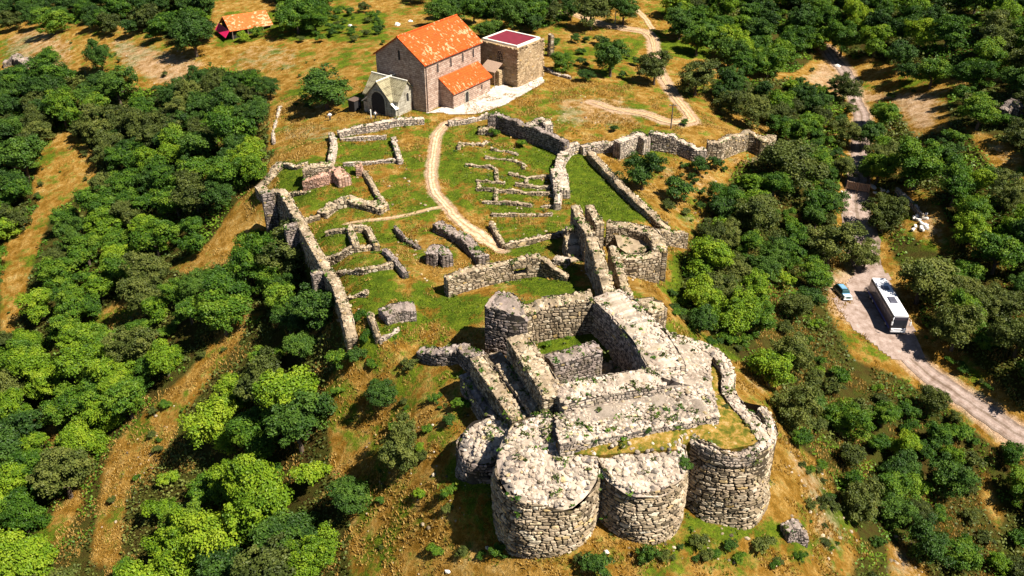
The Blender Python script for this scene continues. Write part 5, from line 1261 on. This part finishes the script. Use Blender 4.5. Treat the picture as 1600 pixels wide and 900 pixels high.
def mass(items, protos, unit, frac, grow, name, label, cat):
  VV, TT, MI = [], [], []
  for x, y, r, k in items:
    me = protos(k); n = len(me.vertices); v = np.empty(n * 3, np.float32); me.vertices.foreach_get("co", v); v = v.reshape(-1, 4, 3)
    t = np.empty(len(me.polygons), np.float32); me.attributes["tint"].data.foreach_get("value", t)
    s = r / unit; a = rng.uniform(0, 6.283); ca, sa = math.cos(a), math.sin(a); sel = nrg.random(len(v)) < frac; v, t = v[sel], t[sel]
    cc0 = v.mean(1, keepdims=True); v = cc0 + (v - cc0) * grow
    v = np.stack([(v[..., 0] * ca - v[..., 1] * sa) * s + x, (v[..., 0] * sa + v[..., 1] * ca) * s + y, v[..., 2] * s + Z1(x, y)], -1)
    VV.append(v); TT.append(t); MI.append(np.full(len(t), KL.index(k)))
  if not VV: return
  VV = np.concatenate(VV).reshape(-1, 3); me = bpy.data.meshes.new(name); me.from_pydata(VV.tolist(), [], np.arange(len(VV)).reshape(-1, 4).tolist())
  me.attributes.new("tint", 'FLOAT', 'FACE').data.foreach_set("value", np.concatenate(TT))
  for k in KL: me.materials.append(M[KIND[k]])
  me.polygons.foreach_set("material_index", np.concatenate(MI)); o = bpy.data.objects.new(name, me); COL.objects.link(o)
  tag(o, label, cat, kind="stuff")
mass([(x, y, r, k) for rp, x, y, r, k, sh, zn, c in trs[NT:]], lambda k: rng.choice(TREES[k])[0], 3.0, .55, 1.3, "far_wood", "far treetops merging into one wood along the top of the hillside", "wood")
mass([(x, y, r, k) for rp, x, y, r, k, lab, gr in LOW[NS:]], lambda k: rng.choice(SHRUBS[k]), 1.5, .6, 1.25, "low_scrub", "tiny low scrub dotted over the slopes", "scrub")
mass([(x, y, r, k) for rp, x, y, r, k, sh, zn, c in OUT], lambda k: rng.choice(TREES[k])[0], 3.0, .3, 1.8, "outer_wood", "green wood carrying on past the left, right and lower edges", "wood")
print('outer', len(OUT))
# low growth on the floor of the woods
def undergrowth(n):
    q = np.column_stack([nrg.uniform(-190, 190, n * 3), 40 + 250 * nrg.random(n * 3)]); z = Z(q[:, 0], q[:, 1]); px, py = project(q[:, 0], q[:, 1], z); ok = (px > -40) & (px < 1640) & (py > -20) & (py < 930)
    q, z = q[ok], z[ok]; w = np.zeros(len(q))
    for pl in woodW.values(): w = np.maximum(w, soft(q, pl, 4.0))
    for pl in clearW: w *= 1 - soft(q, pl, 3.0)
    w *= (segdist(q, roadW) > 3.6); w *= ~inside(q, poly_w([(1298, 470), (1345, 412), (1362, 398), (1390, 430), (1445, 560), (1398, 566), (1330, 512)]))
    cl = vnoise(q[:, 0], q[:, 1], 4.5, 30) + .6 * vnoise(q[:, 0], q[:, 1], 2.0, 31)
    k = (w > .5) & (cl > -.22); q, z, cl = q[k][:n], z[k][:n], cl[k][:n]; m = len(q)
    hgt = np.clip(cl + .3, 0, 1) * 2.0 * nrg.random(m) + .05
    p_ = np.column_stack([q, z + hgt]); nn = nrg.normal(size=(m, 3)) * .6 + np.array([0, 0, 1.0]); nn /= np.linalg.norm(nn, axis=1)[:, None]
    u = np.cross(nn, nrg.normal(size=(m, 3))); u /= np.linalg.norm(u, axis=1)[:, None]; w_ = np.cross(nn, u); s = nrg.uniform(.1, .26, (m, 1)) * (q[:, 1:2] / 90) ** .6
    V = np.stack([p_ - u * s, p_ - w_ * s * .7, p_ + u * s, p_ + w_ * s * .7], 1).reshape(-1, 3); me = bpy.data.meshes.new("undergrowth"); me.from_pydata(V.tolist(), [], np.arange(m * 4).reshape(m, 4).tolist())
    me.attributes.new("tint", 'FLOAT', 'FACE').data.foreach_set("value", np.clip(.45 + vnoise(q[:, 0], q[:, 1], 6.0, 33) + nrg.normal(size=m) * .15, 0, 1))
    me.materials.append(M['leaf_m']); me.materials.append(M['leaf_o']); me.polygons.foreach_set("material_index", (vnoise(q[:, 0], q[:, 1], 9.0, 34) > 0).astype(int))
    o = bpy.data.objects.new("undergrowth", me); COL.objects.link(o); tag(o, "low green undergrowth covering the floor of the woods", "undergrowth", kind="stuff")
undergrowth(230000)
# weeds rooted in the masonry
for px, py, z, r, k, lab in [(885, 528, 1.4, 1.1, 'm', "green weeds in the keep's pit, under its far wall"), (905, 522, 1.4, 1.0, 'm', "green weeds deep in the keep's pit corner"), (858, 540, 1.4, .8, 'l', "yellow green weeds in the keep's pit, left side"), (905, 575, 1.3, .7, 'l', "yellow weeds between the cross wall and the pit's near side"),
        (936, 745, 1.5, .9, 'd', "dark ivy clump between the two left drums of the front row"), (1072, 730, 2.2, 1.1, 'd', "dark ivy clump between the two right drums of the front row"), (930, 690, 4.2, .7, 'd', "dark weeds at the platform's front edge, left part"), (1010, 676, 4.3, .8, 'd', "dark weeds at the platform's front edge, middle"), (1060, 668, 4.3, .6, 'm', "green weeds at the platform's front edge, right part"),
        (1100, 585, 3.8, .9, 'o', "olive weeds inside the curtain's upper bend"), (1130, 640, 3.3, .8, 'o', "olive weeds on the grassy terrace behind the curtain"), (1105, 660, 3.4, .7, 'd', "dark weeds beside the platform's right end"), (805, 590, 2.8, .6, 'd', "dark weeds in the terrace joint left of the keep"), (835, 640, 3.0, .7, 'd', "dark weeds in the lower terrace joint left of the keep"),
        (800, 700, 1.8, .8, 'd', "dark ivy above the biggest drum's left shoulder"), (1170, 665, 3.2, .7, 'o', "dry olive weeds near the rightmost drum's rim"), (1000, 356, 1.4, .8, 'm', "green weeds inside the D-shaped tower"), (880, 440, .4, 1.0, 'm', "green weeds at the foot of the gatehouse wall")]:
    p = Pz(px, py, z); shrub_at(p[0], p[1], r, k, lab, z=z, sz=.8)

# ---------------------------------------------------------------- grass tufts and loose stones
def tufts(n, green):
    q = np.column_stack([nrg.uniform(-75, 85, n * 3), 45 + 150 * nrg.random(n * 3) ** 1.3])
    z = Z(q[:, 0], q[:, 1]); px, py = project(q[:, 0], q[:, 1], z); ok = (px > -20) & (px < 1620) & (py > -10) & (py < 915)
    q, z, px, py = q[ok], z[ok], px[ok], py[ok]
    g = np.full(len(q), .28)
    for pl, a in greenW: k = soft(q, pl, 3.0); g = g * (1 - k) + a * k
    g += vnoise(q[:, 0], q[:, 1], 5.0, 12) * .5
    dr = np.minimum(segdist(q, roadW) - 4, np.minimum(segdist(q, footW) - 1.1, segdist(q, trackW) - 1.5))
    keep_ = ((g > .5) == green) & (dr > 0) & ~inside(np.stack([px, py], 1), np.array([(735, 560), (800, 450), (900, 450), (1040, 500), (1150, 600), (1205, 690), (1200, 800), (1000, 830), (850, 850), (770, 790), (730, 700)]))
    keep_ &= (vnoise(q[:, 0], q[:, 1], 2.6, 41) + .5 * vnoise(q[:, 0], q[:, 1], 8.0, 42)) > (-.2 if green else .02)
    q, z = q[keep_][:n], z[keep_][:n]; m = len(q); V = []; T = []
    for b in range(3):
        a = nrg.uniform(0, 6.283, m); h = nrg.uniform(.12, .42, m) * (.75 if green else 1); w = nrg.uniform(.05, .12, m); ln = nrg.uniform(.05, .22, m)
        o = (nrg.random((m, 2)) - .5) * .3; bx, by = q[:, 0] + o[:, 0], q[:, 1] + o[:, 1]; ca, sa = np.cos(a), np.sin(a)
        V.append(np.stack([np.column_stack([bx - sa * w, by + ca * w, z - .04]), np.column_stack([bx + sa * w, by - ca * w, z - .04]), np.column_stack([bx + ca * ln, by + sa * ln, z + h])], 1)); T.append(nrg.random(m))
    V = np.concatenate(V).reshape(-1, 3); T = np.concatenate(T); me = bpy.data.meshes.new("grass"); me.from_pydata(V.tolist(), [], np.arange(len(V)).reshape(-1, 3).tolist())
    me.attributes.new("tint", 'FLOAT', 'FACE').data.foreach_set("value", T); me.materials.append(M['grass_green' if green else 'grass_dry'])
    o = bpy.data.objects.new("green_grass" if green else "dry_grass", me); COL.objects.link(o)
    tag(o, "short green grass tufts in the castle yards" if green else "dry yellow grass tufts over the open slopes", "grass", kind="stuff")
tufts(34000, True); tufts(80000, False)
mb = MB()
for zn in ([(190, 55), (330, 95), (240, 138), (160, 70)], [(0, 60), (120, 60), (120, 110), (0, 110)], [(560, 640), (720, 660), (740, 900), (560, 900)], [(1210, 680), (1290, 740), (1340, 850), (1270, 890)], [(1000, 830), (1220, 830), (1220, 890), (900, 890)], [(600, 380), (700, 370), (680, 470), (600, 430)], [(560, 260), (680, 230), (690, 330), (600, 340)], [(700, 200), (870, 230), (870, 370), (780, 370)], [(960, 240), (1130, 260), (1090, 370)], [(1390, 830), (1450, 850), (1440, 900), (1390, 900)], [(860, 150), (1000, 150), (1000, 205), (860, 200)], [(140, 870), (200, 690), (290, 600), (250, 720)]):
    pw = poly_w(zn); lo, hi = pw.min(0), pw.max(0)
    for _ in range(60):
        a = np.array([rng.uniform(lo[0], hi[0]), rng.uniform(lo[1], hi[1])])
        if inside(a[None], pw)[0]: s = rng.uniform(.08, .22) * rng.choice([1, 1, 1.6]); rock(mb, (a[0], a[1], Z1(*a) + s * .15), s, s * .8, s * .55)
tag(mb.build("loose_stones", M['stone'], origin=(0, 0, 0)), "loose pale stones strewn over the dry slopes", "stones", kind="stuff")

# weeds rooted on and along the walls, and stones fallen beside them (found by dropping rays onto the masonry)
bpy.context.view_layer.update()
dg = bpy.context.evaluated_depsgraph_get()
STONES = {"rubble_stone", "pale_stone", "grey_purple_stone", "pink_brick_stone"}
walls_ = [o for o in bpy.data.objects if o.type == 'MESH' and o.data.materials and o.data.materials[0] and o.data.materials[0].name in STONES and not o.name.startswith("loose")]
VV, TT, MI = [], [], []; rub = MB()
for o in walls_:
    n = min(28, max(5, len(o.data.vertices) // 420)); mw = o.matrix_world; vs = o.data.vertices
    for k in range(n):
        w = mw @ vs[rng.randrange(len(vs))].co; x, y = w.x + rng.gauss(0, .7), w.y + rng.gauss(0, .7)
        ok, loc, nor, _, ho, _ = S.ray_cast(dg, Vector((x, y, 40)), Vector((0, 0, -1)))
        if not ok or nor.z < .45 or ho.name.split('.')[0] not in ("ground", o.name.split('.')[0]) and ho not in walls_: continue
        if segdist(np.array([[x, y]]), footW)[0] < 1.2: continue
        if rng.random() < .3: s = rng.uniform(.12, .34); rock(rub, (x, y, loc.z + s * .1), s, s * .8, s * .6); continue
        m = rng.randrange(10, 26); rr = rng.uniform(.2, .6); c = np.array(loc[:]); e = nrg.normal(size=(m, 3)) * np.array([rr * .55, rr * .55, rr * .3]); e[:, 2] = np.abs(e[:, 2])
        p_ = c + e; nn = nrg.normal(size=(m, 3)) * .6 + np.array([0, 0, .8]); nn /= np.linalg.norm(nn, axis=1)[:, None]; u = np.cross(nn, nrg.normal(size=(m, 3))); u /= np.linalg.norm(u, axis=1)[:, None]; w2 = np.cross(nn, u); s = nrg.uniform(.08, .2, (m, 1))
        VV.append(np.stack([p_ - u * s, p_ - w2 * s * .7, p_ + u * s, p_ + w2 * s * .7], 1)); TT.append(np.clip(rng.uniform(.1, .9) + nrg.normal(size=m) * .15, 0, 1)); MI.append(np.full(m, rng.choice([0, 1, 1, 2]) if ho.name.startswith('ground') else rng.choice([0, 1, 1])))
V = np.concatenate(VV).reshape(-1, 3); me = bpy.data.meshes.new("wall_weeds"); me.from_pydata(V.tolist(), [], np.arange(len(V)).reshape(-1, 4).tolist()); me.attributes.new("tint", 'FLOAT', 'FACE').data.foreach_set("value", np.concatenate(TT))
for k in ('leaf_m', 'leaf_o', 'grass_dry'): me.materials.append(M[k])
me.polygons.foreach_set("material_index", np.concatenate(MI)); o = bpy.data.objects.new("wall_weeds", me); COL.objects.link(o); tag(o, "weeds and dry tufts rooted on the wall tops and along their feet", "weeds", kind="stuff")
tag(rub.build("fallen_stones", ST, origin=(0, 0, 0)), "fallen stones lying along the ruined walls", "stones", kind="stuff")

# ---------------------------------------------------------------- things on and by the road
def bbox(mb, x0, x1, y0, y1, z0, z1, bv=.1, seg=2, fn=None):
    bm = bmesh.new(); bmesh.ops.create_cube(bm, size=1)
    for v in bm.verts: v.co = ((x0 + x1) / 2 + v.co.x * (x1 - x0), (y0 + y1) / 2 + v.co.y * (y1 - y0), (z0 + z1) / 2 + v.co.z * (z1 - z0))
    bmesh.ops.bevel(bm, geom=list(bm.edges), offset=bv, segments=seg, affect='EDGES', profile=.5)
    if fn:
        for v in bm.verts: v.co = fn(v.co)
    bm.verts.index_update(); mb.add([v.co[:] for v in bm.verts], [tuple(v.index for v in f.verts) for f in bm.faces]); bm.free()
def wheel(parent, x, y, r, w):
    mb = MB(); mb.tube([(x, y - w / 2, r), (x, y + w / 2, r)], [r, r], 18); t = mb.build("wheel", M['rubber'], parent)
    mb = MB(); s = 1 if y > 0 else -1; mb.tube([(x, y + s * (w / 2 - .01), r), (x, y + s * (w / 2 + .02), r)], [r * .6, r * .55], 14); mb.build("rim", M['pale_pole'], t)
a_, b_ = P(1360, 433, 3.4), P(1396, 496, 3.4)
hd = math.atan2(b_[1] - a_[1], b_[0] - a_[0]); LB = float(np.hypot(*(b_ - a_)[:2]))
fl = P(1391, 513, .3); fr_ = P(1419, 514, .3)
print("coach length", LB, "heading", math.degrees(hd), "front w", np.hypot(*(fl - fr_)[:2]))
LB = min(max(LB, 10.5), 13.5); ctr = (a_ + b_) / 2; nrm_ = np.array([-math.sin(hd), math.cos(hd)])
cx_, cy_ = ctr[0] + nrm_[0] * 1.27, ctr[1] + nrm_[1] * 1.27
def ground_pose(o, x, y, L, hd, lift=0.07):
    dx_, dy_ = math.cos(hd), math.sin(hd); zf, zr_ = Z1(x + dx_ * L * .35, y + dy_ * L * .35), Z1(x - dx_ * L * .35, y - dy_ * L * .35)
    zl, zrt = Z1(x - dy_ * .9, y + dx_ * .9), Z1(x + dy_ * .9, y - dx_ * .9)
    o.location = (x, y, (zf + zr_) / 2 + lift); o.rotation_euler = (math.atan2(zl - zrt, 1.8) * .5, -math.atan2(zf - zr_, L * .7), hd)
coach = empty("coach", (0, 0, 0)); tag(coach, "long dark-sided coach with white roof parked on the gravel road", "coach"); ground_pose(coach, cx_, cy_, LB, hd)
h2 = LB / 2
def taper(v):
    if v.z > 1.2: v.x = v.x * (1 - .035 * (v.z - 1.2) / 2.2)
    return v
mb = MB(); bbox(mb, -h2, h2, -1.25, 1.25, .35, 3.22, .22, 3, taper); mb.build("body", M['dark_paint'], coach, smooth=False)
mb = MB(); bbox(mb, -h2 * .955, h2 * .955, -1.2, 1.2, 3.16, 3.4, .1, 2); mb.build("roof", M['white_paint'], coach)
for x0_, x1_ in ((-h2 * .5, -h2 * .32), (.3, 2.2)): mb = MB(); bbox(mb, x0_, x1_, -.6, .6, 3.38, 3.56, .07, 2); mb.build("shade_toned_roof_unit", M['side_glass'], coach)  # roof units; their dark blue-grey paints in shade on the white roof
for y in (-1.262, 1.262):
    for x0_, x1_ in ((-h2 * .93, -h2 * .5), (-h2 * .48, -h2 * .05), (-h2 * .02, h2 * .42), (h2 * .45, h2 * .86)):
        mb = MB(); bbox(mb, x0_, x1_, y - .02, y + .02, 1.75, 2.95, .012, 1); mb.build("side_window", M['side_glass'], coach)
    mb = MB(); mb.box(-h2 * .95, h2 * .9, y - .012, y + .012, .62, .95); mb.build("side_stripe", M['blue'], coach)
mb = MB(); a = [(h2 + .03, -1.12, 1.3), (h2 + .03, 1.12, 1.3), (h2 * .962 + .03, 1.1, 3.0), (h2 * .962 + .03, -1.1, 3.0)]; mb.add(a + [(x - .1, y, z) for x, y, z in a], [(0, 1, 2, 3), (4, 7, 6, 5), (0, 4, 5, 1), (1, 5, 6, 2), (2, 6, 7, 3), (3, 7, 4, 0)]); mb.build("windscreen", M['glass'], coach)
for z0_, z1_, nm in ((.38, .72, "bumper"), (.86, 1.12, "front_panel")): mb = MB(); bbox(mb, h2 - .15, h2 + .07, -1.22, 1.22, z0_, z1_, .05, 2); mb.build(nm, M['white_paint'], coach)
for y in (-.95, .95): mb = MB(); bbox(mb, h2 + .04, h2 + .1, y - .2, y + .2, .74, .88, .02, 1); mb.build("headlight", M['lamp'], coach)
for s in (-1, 1):
    mb = MB(); mb.tube([(h2 - .1, s * 1.15, 3.1), (h2 + .35, s * 1.4, 2.95), (h2 + .4, s * 1.45, 2.5)], [.05, .05, .05], 6); bbox(mb, h2 + .3, h2 + .45, s * 1.45 - .14, s * 1.45 + .14, 1.95, 2.6, .05, 2); mb.build("mirror", M['white_paint'], coach)
    for x in (h2 * .62, -h2 * .5, -h2 * .72): wheel(coach, x, s * 1.1, .5, .3)
# hatchback
cc_ = P(1316, 457, .7); car = empty("parked_car", (0, 0, 0)); tag(car, "small dark teal hatchback parked on the roadside left of the coach", "car"); ground_pose(car, cc_[0], cc_[1], 4, R(-80))
def carp(v):
    if v.z > .95: k = (v.z - .95) / .55; v.y *= 1 - .2 * k; v.x = (v.x + .25) * (1 - .22 * k) - .25
    return v
mb = MB(); bbox(mb, -1.95, 1.95, -.85, .85, .25, .95, .16, 3); mb.build("body", M['teal'], car)
mb = MB(); bbox(mb, -1.85, 1.05, -.78, .78, .9, 1.5, .1, 2, carp); mb.build("cabin", M['teal'], car)
mb = MB(); mb.quad((1.1, -.7, .97), (1.1, .7, .97), (.52, .58, 1.44), (.52, -.58, 1.44)); mb.build("windscreen", M['windscreen'], car)
mb = MB(); bbox(mb, -1.2, .25, -.5, .5, 1.49, 1.52, .01, 1); mb.build("sunroof", M['windscreen'], car)
for s in (-1, 1):
    mb = MB(); mb.quad((-1.4, s * .785, 1.0), (.85, s * .785, 1.0), (.42, s * .66, 1.42), (-1.2, s * .66, 1.42)); mb.build("side_window", M['glass'], car)
    mb = MB(); bbox(mb, 1.86, 1.98, s * .6 - .2, s * .6 + .2, .6, .78, .03, 1); mb.build("headlight", M['lamp'], car)
    for x in (1.25, -1.25): wheel(car, x, s * .78, .31, .2)
mb = MB(); bbox(mb, 1.2, 1.9, -.7, .7, .94, .98, .015, 1); mb.build("bonnet_glare", M['white_paint'], car)  # white panel: glare on the teal bonnet, put into the colour
mb = MB(); bbox(mb, 1.88, 2.02, -.82, .82, .34, .52, .04, 2); mb.build("bumper", M['white_paint'], car)
# wooden gate across the road
g0, g1 = P(1322, 296), P(1357, 302); gt = empty("wooden_gate", g0, math.atan2(*(g1 - g0)[1::-1])); LG = float(np.hypot(*(g1 - g0)[:2])); tag(gt, "weathered plank gate standing across the road", "gate")
for x in (0, LG / 2, LG): mb = MB(); mb.box(x - .09, x + .09, -.09, .09, -.6, 2.0); mb.build("post", M['wood'], gt)
for z in (.35, 1.7): mb = MB(); mb.box(.1, LG - .1, -.05, .05, z, z + .14); mb.build("rail", M['wood'], gt)
mb = MB(); n_ = int(LG / .3)
for k in range(n_):
    if abs(k * .3 + .2 - LG / 2) > .12: mb.box(k * .3 + .12, k * .3 + .34, .055, .09, .15, 1.9 - .05 * (k % 3))
mb.build("planks", M['wood'], gt)
for px, py, s, lab in ((1365, 292, .9, "flat white boulder right beside the plank gate"), (1368, 301, .6, "upright white boulder just below the flat one by the gate"), (1379, 297, .8, "white boulder second to the right of the plank gate"), (1387, 299, .6, "small white boulder, farthest from the gate in its row"), (1316, 299, .4, "small white stone left of the plank gate"), (1283, 289, .5, "white stone in the bushes well left of the plank gate"),
                       (700, 893, .4, "single white stone on the ground at the bottom edge, left of the drums"), (948, 862, .35, "single pale stone below the gap of the two left drums"), (548, 40, .9, "white slab lying in scrub behind the ochre mound"), (621, 38, 1.1, "white slab lying in scrub left of the church roof"), (641, 33, .8, "grey white slab just beside the larger white one, by the church roof"), (828, 133, .6, "white block at the foot of the square tower's lit face"), (1308, 103, 1.1, "pinkish pale slab at the top end of the upper road"), (690, 172, .6, "pale block at the church corner under the chapel")):
    p = P(px, py, .2); mb = MB(); rock(mb, (0, 0, 0), s, s * .7, s * .5, .8); o = mb.build("boulder", M['white_rock'], origin=(0, 0, 0)); o.location = (p[0], p[1], p[2] - .05); tag(o, lab, "boulder")
for k in range(16):
    px, py = rng.uniform(1422, 1450), rng.uniform(334, 360); p = P(px, py, .15); mb = MB(); bbox(mb, -.5, .5, -.28, .28, -.2, .28, .06, 1); o = mb.build("cut_stone", M['white_rock'], origin=(0, 0, 0))
    o.location = p; o.rotation_euler = (rng.uniform(-.2, .2), rng.uniform(-.2, .2), rng.uniform(0, 3)); o.scale = (rng.uniform(.6, 1.2),) * 3; tag(o, "pale cut stone in the heap below the thin curved wall", "stone block", "heap of cut stones by the road")
# poles
for (px, py), (tx, ty), r, mt, lab in (((1048, 201), (1052, 162), .14, M['pole'], "dark wooden pole inside the hairpin of the track"), ((961, 36), (963, -10), .13, M['pale_pole'], "pale pole beside the dirt track at the top edge")):
    b = P(px, py); hz_ = z_at(tx, ty, b[1]) - b[2]; po = empty("utility_pole", b); tag(po, lab, "pole")
    mb = MB(); mb.tube([(0, 0, -.5), (0, 0, hz_)], [r, r * .75], 8); mb.build("mast", mt, po); mb = MB(); mb.box(-.7, .7, -.06, .06, hz_ - .45, hz_ - .3); mb.build("cross_arm", mt, po)
    for x in (-.6, 0, .6): mb = MB(); mb.tube([(x, 0, hz_ - .3), (x, 0, hz_ - .12)], [.05, .04], 6); mb.build("insulator", M['coping'], po)
b = P(580, 186); po = empty("white_post", b); tag(po, "thin white post standing by the terrace wall before the porch", "post"); mb = MB(); mb.tube([(0, 0, -.3), (0, 0, 1.9)], [.13, .12], 8); mb.build("shaft", M['coping'], po); mb = MB(); mb.tube([(0, 0, 1.88), (0, 0, 2.0)], [.17, .1], 8); mb.build("cap", M['coping'], po)
b = P(555, 172, 0); bx_ = empty("dark_cabin", b, rzc); tag(bx_, "small dark box-like cabin against the porch's left side", "cabin"); mb = MB(); bbox(mb, -1.0, 1.0, -.9, .9, -.3, 2.3, .06, 1); mb.build("wall", M['void'], bx_); mb = MB(); bbox(mb, -1.15, 1.15, -1.05, 1.05, 2.3, 2.42, .04, 1); mb.build("roof", M['trim'], bx_); mb = MB(); mb.box(.2, .6, -.94, -.9, 1.1, 1.7); mb.build("window", M['side_glass'], bx_)
ruin("standing_wall_sliver", [(hp([(859, 54), (863, 56)], 5.0), 1.2, dict(rag=.6))], ST, "tall thin remnant of wall among trees right of the square tower")
ruin("low_stone_line", [(hp([(848, 104), (866, 112), (892, 119)], .7), .9, dict(rag=.4))], PS, "line of white stones running right from the square tower's base")

# ---------------------------------------------------------------- people by the porch
def person(px, py, face, label, arms=.15):
    b = P(px, py); o = empty("person", b, face); tag(o, label, "person")
    J = {'hip': (0, 0, .92, .13), 'waist': (0, 0, 1.12, .12), 'chest': (0, 0, 1.36, .15), 'neck': (0, 0, 1.5, .06), 'chin': (.02, 0, 1.58, .085), 'head': (.01, 0, 1.7, .09)}
    for s, n in ((1, 'l'), (-1, 'r')):
        J.update({n + 'h': (0, s * .1, .86, .095), n + 'k': (.02, s * .12, .48, .065), n + 'a': (0, s * .13, .08, .05), n + 'f': (.16, s * .14, .04, .045), n + 's': (0, s * .19, 1.42, .065), n + 'e': (0, s * (.22 + arms), 1.14, .05), n + 'w': (.08, s * (.2 + arms), .9, .038), n + 'p': (.11, s * (.2 + arms), .82, .035)})
    ed = [('hip', 'waist'), ('waist', 'chest'), ('chest', 'neck'), ('neck', 'chin'), ('chin', 'head')]
    for n in 'lr': ed += [('hip', n + 'h'), (n + 'h', n + 'k'), (n + 'k', n + 'a'), (n + 'a', n + 'f'), ('chest', n + 's'), (n + 's', n + 'e'), (n + 'e', n + 'w'), (n + 'w', n + 'p')]
    ks = list(J); me = bpy.data.meshes.new("body"); me.from_pydata([J[k][:3] for k in ks], [(ks.index(a), ks.index(c)) for a, c in ed], []); me.materials.append(M['skin'])
    bo = bpy.data.objects.new("body", me); COL.objects.link(bo); bo.parent = o
    bo.modifiers.new("skin", 'SKIN'); sv = me.skin_vertices[0].data
    for k, v in zip(ks, sv): v.radius = (J[k][3], J[k][3])
    sv[0].use_root = True; sub_ = bo.modifiers.new("sub", 'SUBSURF'); sub_.levels = 1; sub_.render_levels = 1
    mb = MB(); mb.tube([(0, 0, .88), (0, 0, 1.12), (0, 0, 1.38), (0, 0, 1.5)], [.17, .16, .2, .09], 12)
    for s in (1, -1): mb.tube([(0, s * .15, 1.43), (0, s * (.22 + arms), 1.14), (.06, s * (.205 + arms), .97)], [.09, .075, .06], 8)
    mb.build("shirt", M['shirt'], o, smooth=True); mb = MB(); mb.tube([(0, 0, .95), (0, 0, .8)], [.165, .17], 12)
    for s in (1, -1): mb.tube([(0, s * .09, .88), (.02, s * .12, .48), (0, s * .13, .07)], [.115, .085, .07], 8)
    mb.build("trousers", M['trousers'], o, smooth=True)
    mb = MB(); v = ICO_V * np.array([.11, .105, .1]) + np.array([-.02, 0, 1.74]); mb.add(v, ICO_F); mb.build("hair", M['hair'], o, smooth=True)
person(516, 188, -1.2, "person in white top and dark trousers standing alone on the grass left of the porch")
person(587, 186, -2.0, "person in white standing before the dark porch arch", .22)
